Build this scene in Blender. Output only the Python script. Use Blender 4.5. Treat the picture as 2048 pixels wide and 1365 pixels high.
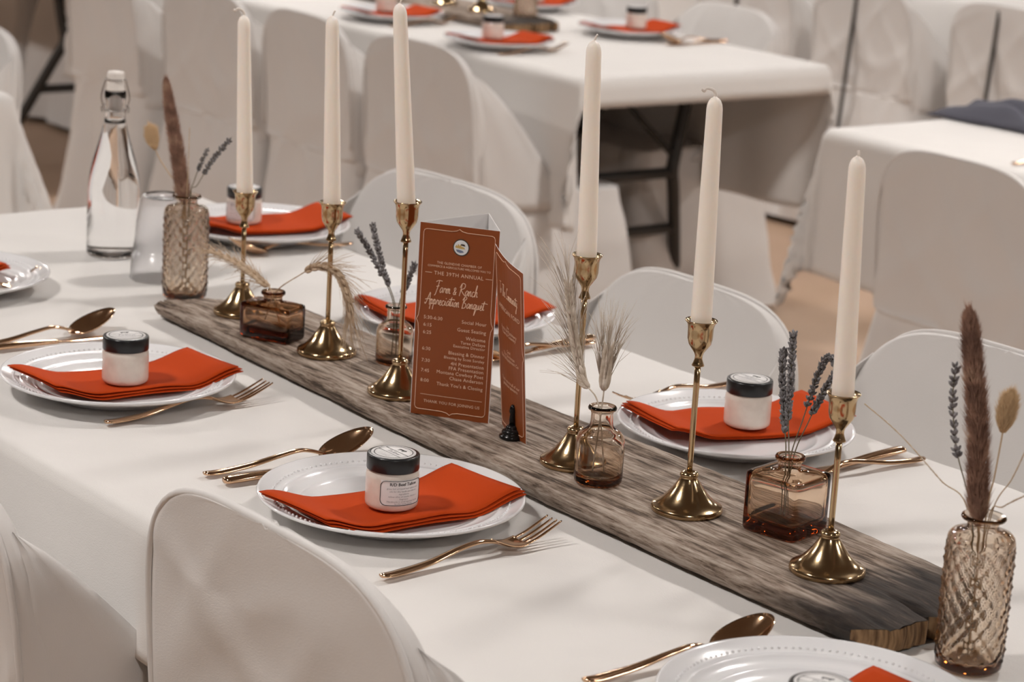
import bpy, math, random
from mathutils import Vector, Matrix, noise

scene = bpy.context.scene
for o in list(bpy.data.objects):
    bpy.data.objects.remove(o, do_unlink=True)
C = scene.collection
PI = math.pi

# ------------------------------------------------------------------ camera
cam_d = bpy.data.cameras.new('camera')
cam_d.sensor_width = 36.0
cam_d.lens = 87.265
cam_d.clip_start = 0.05
cam = bpy.data.objects.new('camera', cam_d)
C.objects.link(cam)
_R = Vector((0.6110352514, 0.7894850500, 0.0578729420))
_U = Vector((-0.2296906268, 0.1068594867, 0.9673795874))
_F = Vector((-0.7575474490, 0.6043959017, -0.2466322293))
cam.matrix_world = Matrix(((_R.x, _U.x, -_F.x, 2.18874), (_R.y, _U.y, -_F.y, -1.74625),
                           (_R.z, _U.z, -_F.z, 1.65902), (0, 0, 0, 1)))
cam_d.dof.use_dof = True
cam_d.dof.focus_distance = 2.72
cam_d.dof.aperture_fstop = 8.0
scene.camera = cam

# ------------------------------------------------------------------ world, exposure
world = bpy.data.worlds.new('world')
scene.world = world
world.use_nodes = True
world.node_tree.nodes['Background'].inputs[0].default_value = (1.0, 0.95, 0.9, 1)
world.node_tree.nodes['Background'].inputs[1].default_value = 0.15
scene.view_settings.view_transform = 'Standard'
scene.view_settings.look = 'None'
scene.view_settings.gamma = 1.0
scene.view_settings.exposure = 0.0
scene.view_settings.use_curve_mapping = False
scene.cycles.use_denoising = True
scene.cycles.max_bounces = 14
scene.cycles.transmission_bounces = 12
scene.cycles.transparent_max_bounces = 12
scene.cycles.diffuse_bounces = 4
scene.cycles.glossy_bounces = 5
scene.cycles.sample_clamp_indirect = 6.0
LAMP_POWER = 140.0
LAMP_COLOR = (1.0, 0.95, 0.91)

TZ = 0.80          # height of the table tops

# ------------------------------------------------------------------ materials
def mat(name, color=(0.8, 0.8, 0.8), rough=0.5, metal=0.0, trans=0.0, ior=1.45, coat=0.0, sheen=0.0, sss=0.0):
    m = bpy.data.materials.new(name)
    m.use_nodes = True
    b = m.node_tree.nodes['Principled BSDF']
    b.inputs['Base Color'].default_value = (*color, 1)
    b.inputs['Roughness'].default_value = rough
    b.inputs['Metallic'].default_value = metal
    b.inputs['Transmission Weight'].default_value = trans
    b.inputs['IOR'].default_value = ior
    b.inputs['Coat Weight'].default_value = coat
    b.inputs['Sheen Weight'].default_value = sheen
    if sss:
        b.inputs['Subsurface Weight'].default_value = sss
        b.inputs['Subsurface Radius'].default_value = (0.020, 0.016, 0.013)
        b.inputs['Subsurface Scale'].default_value = 1.0
    return m

def nd(m, t, **kw):
    n = m.node_tree.nodes.new(t)
    for k, v in kw.items():
        if k in n.inputs:
            n.inputs[k].default_value = v
        else:
            setattr(n, k, v)
    return n

def lk(m, a, b):
    m.node_tree.links.new(a, b)

def bsdf(m):
    return m.node_tree.nodes['Principled BSDF']

def coords(m, scale=(1, 1, 1), kind='Object'):
    tc = nd(m, 'ShaderNodeTexCoord')
    mp = nd(m, 'ShaderNodeMapping')
    mp.inputs['Scale'].default_value = scale
    lk(m, tc.outputs[kind], mp.inputs['Vector'])
    return mp.outputs['Vector']

def ramp(m, fac, stops):
    r = nd(m, 'ShaderNodeValToRGB')
    el = r.color_ramp.elements
    while len(el) > 1:
        el.remove(el[-1])
    el[0].position, el[0].color = stops[0][0], (*stops[0][1], 1)
    for p, c in stops[1:]:
        e = el.new(p)
        e.color = (*c, 1)
    lk(m, fac, r.inputs['Fac'])
    return r.outputs['Color']

def add_noise_color(m, scale, stops, detail=4, mapscale=(1, 1, 1), kind='Object'):
    n = nd(m, 'ShaderNodeTexNoise', Scale=scale, Detail=detail)
    lk(m, coords(m, mapscale, kind), n.inputs['Vector'])
    lk(m, ramp(m, n.outputs['Fac'], stops), bsdf(m).inputs['Base Color'])
    return n

def add_bump(m, fac, strength=0.2, dist=0.001, prev=None):
    b = nd(m, 'ShaderNodeBump', Strength=strength, Distance=dist)
    lk(m, fac, b.inputs['Height'])
    if prev is not None:
        lk(m, prev, b.inputs['Normal'])
    lk(m, b.outputs['Normal'], bsdf(m).inputs['Normal'])
    return b.outputs['Normal']

def fabric(name, col, weave=900, sheen=0.15):
    m = mat(name, col, 0.92, sheen=sheen)
    m.node_tree.nodes['Principled BSDF'].inputs['Specular IOR Level'].default_value = 0.2
    n = nd(m, 'ShaderNodeTexNoise', Scale=5.0, Detail=3)
    v = coords(m)
    lk(m, v, n.inputs['Vector'])
    c0 = tuple(x * 0.965 for x in col)
    lk(m, ramp(m, n.outputs['Fac'], [(0.3, c0), (0.7, col)]), bsdf(m).inputs['Base Color'])
    n2 = nd(m, 'ShaderNodeTexNoise', Scale=9.0, Detail=3)
    lk(m, v, n2.inputs['Vector'])
    nb = add_bump(m, n2.outputs['Fac'], 0.35, 0.006)
    w = nd(m, 'ShaderNodeTexNoise', Scale=weave, Detail=2)
    lk(m, coords(m, (0.35, 1.0, 1.0)), w.inputs['Vector'])
    add_bump(m, w.outputs['Fac'], 0.28, 0.0008, nb)
    return m

M = {}
M['cloth'] = fabric('white_tablecloth', (0.74, 0.715, 0.69))
M['cover'] = fabric('white_chair_cover', (0.70, 0.675, 0.655))
M['orange'] = fabric('orange_napkin', (0.50, 0.054, 0.005), 1500, 0.0)
M['slate'] = fabric('slate_napkin', (0.10, 0.10, 0.125))
M['china'] = mat('white_china', (0.80, 0.80, 0.81), 0.16, coat=0.4)
M['wax'] = mat('ivory_wax', (1.0, 0.865, 0.785), 0.38, sss=0.6)
M['wick'] = mat('cotton_wick', (0.82, 0.76, 0.7), 0.9)
M['gold'] = mat('brass_gold', (0.50, 0.36, 0.205), 0.13, metal=1.0)
M['rose'] = mat('rose_gold', (0.74, 0.49, 0.31), 0.11, metal=1.0)
n = nd(M['gold'], 'ShaderNodeTexNoise', Scale=60.0)
lk(M['gold'], coords(M['gold'], (1, 1, 6)), n.inputs['Vector'])
rr = nd(M['gold'], 'ShaderNodeMapRange')
rr.inputs['To Min'].default_value = 0.10
rr.inputs['To Max'].default_value = 0.22
lk(M['gold'], n.outputs['Fac'], rr.inputs['Value'])
lk(M['gold'], rr.outputs['Result'], bsdf(M['gold']).inputs['Roughness'])
M['glass'] = mat('clear_glass', (0.98, 0.98, 0.98), 0.0, trans=1.0, ior=1.45)
M['water'] = mat('still_water', (1, 1, 1), 0.0, trans=1.0, ior=0.917)
M['plastic'] = mat('clear_plastic_cup', (0.95, 0.95, 0.96), 0.20, trans=1.0, ior=1.3)
def amber(name, col, dens):
    m = mat(name, (1, 1, 1), 0.0, trans=1.0, ior=1.45)
    va = nd(m, 'ShaderNodeVolumeAbsorption', Density=dens)
    va.inputs['Color'].default_value = (*col, 1)
    lk(m, va.outputs[0], m.node_tree.nodes['Material Output'].inputs['Volume'])
    return m
M['amber'] = amber('pale_amber_glass', (0.70, 0.44, 0.12), 85.0)
M['amber_mid'] = amber('amber_glass', (0.74, 0.42, 0.05), 85.0)
M['amber_dark'] = amber('dark_amber_glass', (0.72, 0.42, 0.05), 170.0)
M['black'] = mat('black_lid', (0.012, 0.012, 0.013), 0.28)
M['ink'] = mat('black_ink', (0.03, 0.028, 0.028), 0.7)
M['grey_ink'] = mat('grey_ink', (0.33, 0.32, 0.33), 0.7)
M['cream'] = mat('cream_tallow', (0.76, 0.69, 0.61), 0.35, sss=0.1, coat=0.6)
nn = add_noise_color(M['cream'], 45, [(0.35, (0.68, 0.595, 0.525)), (0.7, (0.80, 0.725, 0.645))])
M['paper'] = mat('white_paper', (0.80, 0.78, 0.77), 0.6)
M['rust'] = mat('rust_cardstock', (0.25, 0.060, 0.013), 0.38)
M['print'] = mat('peach_print', (0.86, 0.57, 0.40), 0.5)
M['blackmetal'] = mat('black_metal', (0.018, 0.017, 0.017), 0.22, metal=0.6)
M['darksteel'] = mat('dark_steel_leg', (0.035, 0.032, 0.03), 0.5)
M['stopper'] = mat('white_stopper', (0.80, 0.75, 0.70), 0.4)
M['wire'] = mat('steel_wire', (0.5, 0.48, 0.46), 0.25, metal=1.0)
M['tabletop'] = mat('grey_plastic_tabletop', (0.28, 0.28, 0.28), 0.6)
M['straw'] = mat('dry_straw', (0.50, 0.36, 0.22), 0.8)
M['wheat'] = mat('dry_wheat', (0.56, 0.42, 0.29), 0.75)
add_noise_color(M['wheat'], 120, [(0.3, (0.42, 0.29, 0.18)), (0.7, (0.66, 0.52, 0.38))])
M['wheat_pale'] = mat('pale_dry_wheat', (0.62, 0.53, 0.44), 0.75)
add_noise_color(M['wheat_pale'], 120, [(0.3, (0.47, 0.38, 0.29)), (0.7, (0.70, 0.62, 0.53))])
M['plume'] = mat('brown_plume', (0.20, 0.10, 0.06), 0.9)
add_noise_color(M['plume'], 55, [(0.3, (0.11, 0.052, 0.034)), (0.55, (0.24, 0.125, 0.082)), (0.75, (0.42, 0.27, 0.18))])
M['bunny'] = mat('tan_bunny_tail', (0.50, 0.33, 0.18), 0.9)
M['lavender'] = mat('dried_lavender', (0.13, 0.125, 0.145), 0.85)
add_noise_color(M['lavender'], 220, [(0.35, (0.11, 0.10, 0.10)), (0.65, (0.30, 0.29, 0.297))])
M['lavstem'] = mat('lavender_stem', (0.20, 0.17, 0.11), 0.85)
M['emblem_white'] = mat('emblem_white', (0.75, 0.77, 0.78), 0.5)
M['emblem_gold'] = mat('emblem_gold', (0.55, 0.38, 0.12), 0.5)
M['emblem_blue'] = mat('emblem_blue', (0.16, 0.2, 0.3), 0.5)
M['wall'] = mat('painted_wall', (0.30, 0.27, 0.245), 0.9)
M['ceil'] = mat('painted_ceiling', (0.16, 0.15, 0.14), 0.9)
M['tan_fabric'] = fabric('tan_upholstery', (0.45, 0.33, 0.22))
M['housing'] = mat('lamp_housing', (0.4, 0.4, 0.4), 0.4)
M['floor'] = mat('tan_floor', (0.50, 0.33, 0.22), 0.5)
add_noise_color(M['floor'], 1.3, [(0.3, (0.43, 0.29, 0.19)), (0.7, (0.55, 0.38, 0.27))], 5)

m = bpy.data.materials.new('lamp_diffuser')
m.use_nodes = True
m.node_tree.nodes.remove(m.node_tree.nodes['Principled BSDF'])
e = nd(m, 'ShaderNodeEmission')
e.inputs['Color'].default_value = (*LAMP_COLOR, 1)
e.inputs['Strength'].default_value = LAMP_POWER
lk(m, e.outputs[0], m.node_tree.nodes['Material Output'].inputs['Surface'])
M['lamp'] = m

# weathered wood of the centre board
def wood():
    m = mat('weathered_wood', (0.3, 0.25, 0.2), 0.85)
    v = coords(m, (1.0, 14.0, 14.0))
    n1 = nd(m, 'ShaderNodeTexNoise', Scale=5.0, Detail=8, Roughness=0.65)
    lk(m, v, n1.inputs['Vector'])
    v2 = coords(m, (6.0, 60.0, 60.0))
    n2 = nd(m, 'ShaderNodeTexNoise', Scale=4.0, Detail=5, Roughness=0.7)
    lk(m, v2, n2.inputs['Vector'])
    mx = nd(m, 'ShaderNodeMath', operation='MULTIPLY_ADD')
    lk(m, n2.outputs['Fac'], mx.inputs[0])
    mx.inputs[1].default_value = 0.5
    md = nd(m, 'ShaderNodeMath', operation='MULTIPLY')
    lk(m, n1.outputs['Fac'], md.inputs[0])
    md.inputs[1].default_value = 0.62
    lk(m, md.outputs[0], mx.inputs[2])
    base = ramp(m, mx.outputs[0], [(0.42, (0.028, 0.019, 0.014)), (0.49, (0.11, 0.075, 0.052)),
                                   (0.55, (0.265, 0.20, 0.155)), (0.65, (0.46, 0.385, 0.325))])
    # dark weathered stain at the cut end, an irregular blotch of the wood itself
    sx = nd(m, 'ShaderNodeSeparateXYZ')
    tc = nd(m, 'ShaderNodeTexCoord')
    lk(m, tc.outputs['Object'], sx.inputs[0])
    n3 = nd(m, 'ShaderNodeTexNoise', Scale=3.0, Detail=5)
    lk(m, coords(m, (2.0, 12.0, 8.0)), n3.inputs['Vector'])
    ad = nd(m, 'ShaderNodeMath', operation='MULTIPLY_ADD')
    lk(m, n3.outputs['Fac'], ad.inputs[0])
    ad.inputs[1].default_value = 0.26
    lk(m, sx.outputs['X'], ad.inputs[2])
    mask = ramp(m, ad.outputs[0], [(0.655, (0, 0, 0)), (0.74, (1, 1, 1))])
    mixc = nd(m, 'ShaderNodeMix', data_type='RGBA')
    lk(m, mask, mixc.inputs[0])
    lk(m, base, mixc.inputs[6])
    dk = ramp(m, mx.outputs[0], [(0.45, (0.012, 0.009, 0.008)), (0.64, (0.050, 0.036, 0.028)), (0.74, (0.16, 0.11, 0.08))])
    lk(m, dk, mixc.inputs[7])
    lk(m, mixc.outputs[2], bsdf(m).inputs['Base Color'])
    add_bump(m, mx.outputs[0], 0.8, 0.004)
    return m
M['wood'] = wood()
M['endgrain'] = mat('golden_end_grain', (0.26, 0.15, 0.07), 0.9)
ne = add_noise_color(M['endgrain'], 9, [(0.35, (0.09, 0.045, 0.02)), (0.6, (0.33, 0.2, 0.1))], 6, (5, 30, 3))
add_bump(M['endgrain'], ne.outputs['Fac'], 0.8, 0.003)

# ------------------------------------------------------------------ mesh helpers
def mesh(name, vs, fs, m, parent=None, smooth=True, loc=None, rot=None):
    me = bpy.data.meshes.new(name)
    me.from_pydata([tuple(v) for v in vs], [], fs)
    if m is not None:
        me.materials.append(M[m] if isinstance(m, str) else m)
    me.polygons.foreach_set('use_smooth', [smooth] * len(me.polygons))
    me.update()
    o = bpy.data.objects.new(name, me)
    C.objects.link(o)
    if parent is not None:
        o.parent = parent
    if loc is not None:
        o.location = loc
    if rot is not None:
        o.rotation_euler = rot
    return o

def empty(name, loc=(0, 0, 0), rz=0.0, label=None, cat=None, group=None, rot=None):
    o = bpy.data.objects.new(name, None)
    C.objects.link(o)
    o.empty_display_size = 0.05
    o.location = loc
    o.rotation_euler = rot if rot else (0, 0, rz)
    tag(o, label, cat, group)
    return o

def tag(o, label=None, cat=None, group=None, kind=None):
    if label: o['label'] = label
    if cat: o['category'] = cat
    if group: o['group'] = group
    if kind: o['kind'] = kind
    return o

def copy_tree(o, parent=None):
    c = o.copy()
    C.objects.link(c)
    c.parent = parent
    for ch in [x for x in bpy.data.objects if x.parent == o]:
        copy_tree(ch, c)
    return c

class Geo:
    def __init__(s):
        s.v, s.f = [], []
    def add(s, vs, fs):
        k = len(s.v)
        s.v += [tuple(x) for x in vs]
        s.f += [tuple(i + k for i in f) for f in fs]
        return s

def lathe(prof, n=48, disp=None, closed=False):
    vs, fs = [], []
    k = len(prof)
    for (r, z) in prof:
        for i in range(n):
            a = 2 * PI * i / n
            rr = r if disp is None else r + disp(a, z, r)
            vs.append((rr * math.cos(a), rr * math.sin(a), z))
    for j in range(k - 1):
        for i in range(n):
            i2 = (i + 1) % n
            fs.append((j * n + i, j * n + i2, (j + 1) * n + i2, (j + 1) * n + i))
    if not closed:
        fs.append(tuple(range(n - 1, -1, -1)))
        fs.append(tuple((k - 1) * n + i for i in range(n)))
    return vs, fs

def smooth_path(pts, per=6):
    P = [Vector(p) for p in pts]
    if len(P) < 3:
        return P
    out = []
    for i in range(len(P) - 1):
        p0 = P[max(i - 1, 0)]; p1 = P[i]; p2 = P[i + 1]; p3 = P[min(i + 2, len(P) - 1)]
        for j in range(per):
            t = j / per
            out.append(0.5 * ((2 * p1) + (p2 - p0) * t + (2 * p0 - 5 * p1 + 4 * p2 - p3) * t * t + (3 * p1 - p0 - 3 * p2 + p3) * t ** 3))
    out.append(P[-1])
    return out

def tube(pts, rad, n=8, cap=True):
    P = [Vector(p) for p in pts]
    k = len(P)
    if not isinstance(rad, (list, tuple)):
        rad = [rad] * k
    vs, fs = [], []
    t = (P[1] - P[0]).normalized()
    up = Vector((0, 0, 1)) if abs(t.z) < 0.9 else Vector((1, 0, 0))
    nrm = (up - t * up.dot(t)).normalized()
    for i in range(k):
        t = (P[min(i + 1, k - 1)] - P[max(i - 1, 0)])
        t = t.normalized() if t.length > 1e-9 else Vector((0, 0, 1))
        nrm = nrm - t * nrm.dot(t)
        nrm = nrm.normalized() if nrm.length > 1e-6 else t.orthogonal().normalized()
        b = t.cross(nrm)
        for j in range(n):
            a = 2 * PI * j / n
            vs.append(P[i] + (nrm * math.cos(a) + b * math.sin(a)) * rad[i])
    for i in range(k - 1):
        for j in range(n):
            j2 = (j + 1) % n
            fs.append((i * n + j, i * n + j2, (i + 1) * n + j2, (i + 1) * n + j))
    if cap:
        fs.append(tuple(range(n - 1, -1, -1)))
        fs.append(tuple((k - 1) * n + j for j in range(n)))
    return vs, fs

def box(x0, x1, y0, y1, z0, z1):
    return ([(x0, y0, z0), (x1, y0, z0), (x1, y1, z0), (x0, y1, z0), (x0, y0, z1), (x1, y0, z1), (x1, y1, z1), (x0, y1, z1)],
            [(0, 3, 2, 1), (4, 5, 6, 7), (0, 1, 5, 4), (1, 2, 6, 5), (2, 3, 7, 6), (3, 0, 4, 7)])

def loft(loops, cap0=True, cap1=True):
    n = len(loops[0])
    vs = [p for l in loops for p in l]
    fs = []
    for j in range(len(loops) - 1):
        for i in range(n):
            i2 = (i + 1) % n
            fs.append((j * n + i, j * n + i2, (j + 1) * n + i2, (j + 1) * n + i))
    if cap0:
        fs.append(tuple(range(n - 1, -1, -1)))
    if cap1:
        k = (len(loops) - 1) * n
        fs.append(tuple(k + i for i in range(n)))
    return vs, fs

def fbm(x, y, z=0.0):
    return noise.noise(Vector((x, y, z)))

def sstep(a, b, x):
    t = min(1, max(0, (x - a) / (b - a)))
    return t * t * (3 - 2 * t)

# ------------------------------------------------------------------ the hall
def struct(name, vs, fs, m):
    o = mesh(name, vs, fs, m, smooth=False)
    o['kind'] = 'structure'
    return o
RX0, RX1, RY0, RY1, RZ = -15.0, 7.0, -8.0, 14.0, 3.9
struct('floor', *box(RX0, RX1, RY0, RY1, -0.1, 0.0), 'floor')
struct('ceiling', *box(RX0, RX1, RY0, RY1, RZ, RZ + 0.1), 'ceil')
struct('wall_left', *box(RX0 - 0.1, RX0, RY0, RY1, 0, RZ), 'wall')
struct('wall_right', *box(RX1, RX1 + 0.1, RY0, RY1, 0, RZ), 'wall')
struct('wall_near', *box(RX0, RX1, RY0 - 0.1, RY0, 0, RZ), 'wall')
struct('wall_far', *box(RX0, RX1, RY1, RY1 + 0.1, 0, RZ), 'wall')

# ceiling lamps: a grid of round fixtures
lamp0 = None
for iv, lv in enumerate((-2.2, 2.6, 7.4, 12.2)):
    for iu, lu in enumerate((-14.0, -9.5, -5.0, -0.5, 4.0)):
        if lamp0 is None:
            L = empty('ceiling_lamp', (lu, lv, RZ))
            hv, hf = lathe([(0.06, 0.0), (0.08, -0.02), (0.24, -0.08), (0.26, -0.14), (0.252, -0.14), (0.235, -0.09)], 40)
            mesh('housing', hv, hf, 'housing', L)
            dv, df = lathe([(0.236, -0.118), (0.24, -0.126), (0.2, -0.134), (0.05, -0.138)], 40)
            mesh('diffuser', dv, df, 'lamp', L)
            lamp0 = L
        else:
            L = copy_tree(lamp0)
            L.location = (lu, lv, RZ)
        tag(L, 'round ceiling lamp with a glowing white diffuser hung over the banquet hall', 'lamp', 'ceiling lamps of the hall')

# ------------------------------------------------------------------ tables and cloths
def drape(x0, x1, y0, y1, dx0, dx1, dy0, dy1, res=0.0125, seed=0.0, edge_r=0.014, wr=0.0016, flare=0.03, fold=0.02, press=None):
    """a rectangular cloth over a table, hanging dx0.. beyond each side"""
    def axis(a, b, d0, d1):
        out = []
        k = max(2, int((b - a) / res))
        n0 = max(3, int(d0 / res)); n1 = max(3, int(d1 / res))
        out += [a - d0 + d0 * i / n0 for i in range(n0)]
        out += [a + (b - a) * i / k for i in range(k)]
        out += [b + d1 * i / n1 for i in range(n1 + 1)]
        return out
    xs = axis(x0, x1, dx0, dx1); ys = axis(y0, y1, dy0, dy1)
    vs, fs = [], []
    er = edge_r
    for s in xs:
        for t in ys:
            ox = (s - x0) if s < x0 else ((s - x1) if s > x1 else 0.0)
            oy = (t - y0) if t < y0 else ((t - y1) if t > y1 else 0.0)
            cx = min(max(s, x0), x1); cy = min(max(t, y0), y1)
            rho = math.hypot(ox, oy)
            if rho < 1e-9:
                ed = min(s - x0, x1 - s, t - y0, y1 - t)
                wv = 0.5 + 0.5 * fbm(s * 2.1 + t * 2.6 + seed, (s - t) * 7.5, seed)
                wv2 = 0.5 + 0.5 * fbm(s * 5 + seed, t * 5, 3.3)
                qa, qb = s * 0.61 + t * 0.79, s * 0.79 - t * 0.61
                ridge = max(0.0, 1 - abs(fbm(qa * 1.3 + seed, qb * 7.0, 7.7)) * 5.0)
                ridge2 = max(0.0, 1 - abs(fbm(qa * 3.0 + seed, qb * 4.0, 2.2)) * 9.0)
                z = TZ - wr * (0.45 * wv + 0.2 * wv2) - wr * 0.55 * (1 - max(ridge, 0.7 * ridge2))
                vs.append((s, t, z))
                continue
            ux, uy = ox / rho, oy / rho
            arc = er * PI / 2
            if rho < arc:
                a = rho / er
                h = er * math.sin(a); d = er * (1 - math.cos(a))
            else:
                h = er; d = er + (rho - arc)
            dep = max(0.0, d - er)
            # along-edge coordinate for the hanging folds
            al = (cx * abs(uy) + cy * abs(ux)) + math.atan2(oy, ox) * 0.12
            f = fbm(al * 5.5 + seed, dep * 0.8, seed) * fold * sstep(0, 0.3, dep) * 2.2
            corner = abs(ux * uy) * 2
            h2 = h + dep * (flare + 0.10 * corner) + f
            if press:
                h2 = press(cx, cy, ux, uy, dep, h2)
            vs.append((cx + ux * h2, cy + uy * h2, TZ - 0.001 - d * (0.985 - 0.1 * corner)))
    ny = len(ys)
    for i in range(len(xs) - 1):
        for j in range(ny - 1):
            fs.append((i * ny + j, (i + 1) * ny + j, (i + 1) * ny + j + 1, i * ny + j + 1))
    return vs, fs

def leg_frame(parent, x, yc, half):
    """folding-table leg frame: two kinked legs, two cross bars and two braces"""
    zt = TZ - 0.03
    hw = half
    for sgn in (-1, 1):
        pts = [(x, yc + sgn * 0.27, zt), (x, yc + sgn * 0.225, zt - 0.24), (x, yc + sgn * 0.215, zt - 0.31),
               (x - 0.02, yc + sgn * 0.245, zt - 0.38), (x - 0.15, yc + sgn * 0.40, 0.02), (x - 0.15, yc + sgn * 0.40, 0.0)]
        mesh('leg', *tube(smooth_path(pts, 4), 0.018, 10), 'darksteel', parent)
    mesh('cross_bar', *tube([(x, yc - 0.22, zt - 0.31), (x, yc + 0.22, zt - 0.31)], 0.016, 10), 'darksteel', parent)
    mesh('cross_bar', *tube([(x - 0.055, yc - 0.285, zt - 0.48), (x - 0.055, yc + 0.285, zt - 0.48)], 0.015, 10), 'darksteel', parent)
    for sgn in (-1, 1):
        mesh('brace', *tube([(x, yc, zt - 0.08), (x, yc + sgn * 0.22, zt - 0.27)], 0.009, 8), 'darksteel', parent)
    mesh('bracket', *box(x - 0.03, x + 0.03, yc - 0.04, yc + 0.04, zt - 0.10, zt - 0.03), 'darksteel', parent, smooth=False)
    mesh('bracket', *box(x - 0.012, x + 0.012, yc - 0.008, yc + 0.008, zt - 0.03, zt), 'darksteel', parent, smooth=False)

def table(x0, x1, y0, y1, label, clabel, drops, legs, seed, **kw):
    yc = (y0 + y1) / 2
    t = empty('folding_table', ((x0 + x1) / 2, yc, 0), 0, label, 'table', 'folding banquet tables')
    sub = []
    o = mesh('tabletop', *box(x0 + 0.004, x1 - 0.004, y0 + 0.004, y1 - 0.004, TZ - 0.03, TZ - 0.004), 'tabletop', t, smooth=False)
    for lx in legs:
        leg_frame(t, lx, yc, (y1 - y0) / 2 * 0.92)
    for ch in [x for x in bpy.data.objects if x.parent == t]:
        ch.location = (-t.location.x, -t.location.y, 0)
    c = mesh('tablecloth', *drape(x0, x1, y0, y1, *drops, seed=seed, **kw), 'cloth')
    sol = c.modifiers.new('thick', 'SOLIDIFY')
    sol.thickness = 0.0012
    sol.offset = -1
    tag(c, clabel, 'tablecloth', 'white tablecloths')
    return t

table(-1.50, 1.20, -0.465, 0.480, 'folding table in the foreground carrying the candles and the wooden board',
      'white tablecloth of the foreground table under the board, plates and candles', (0.30, 0.30, 0.155, 0.30), (-1.15, 0.85), 1.7,
      edge_r=0.014, wr=0.0036, flare=0.12, fold=0.008)
table(-4.98, -2.43, 2.11, 2.94, 'folding table behind the candles with dark kinked legs showing at its near end',
      'white tablecloth on the second table with only a narrow drop at its near end', (0.08, 0.085, 0.40, 0.42), (-4.62, -2.78), 5.1,
      res=0.02, wr=0.002)
table(-8.2, -5.10, 2.11, 2.94, 'folding table at the top left, its dark legs seen beyond the glass bottle',
      'white tablecloth hanging at the top left corner behind the bottle', (0.08, 0.06, 0.08, 0.40), (-7.8, -5.46), 8.3, res=0.025)
table(-5.3, -2.62, -0.22, 0.67, 'folding table past the left end of the foreground table',
      'white tablecloth with a hanging corner at the left edge of the picture', (0.3, 0.32, 0.3, 0.32), (-4.9, -3.0), 21.3, res=0.02, flare=0.16)
table(-1.66, 0.9, 2.19, 3.03, 'folding table at the right edge with the slate napkin on it',
      'white tablecloth of the table at the right edge, under the slate napkin', (0.34, 0.3, 0.34, 0.3), (-1.3, 0.5), 11.9, res=0.02, wr=0.002)
table(-5.6, -3.0, 4.55, 5.4, 'folding table at the top of the picture behind the dark striped chairs',
      'white tablecloth at the top right corner behind the farthest chairs', (0.3, 0.3, 0.3, 0.3), (-5.2, -3.4), 14.2, res=0.03)

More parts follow.
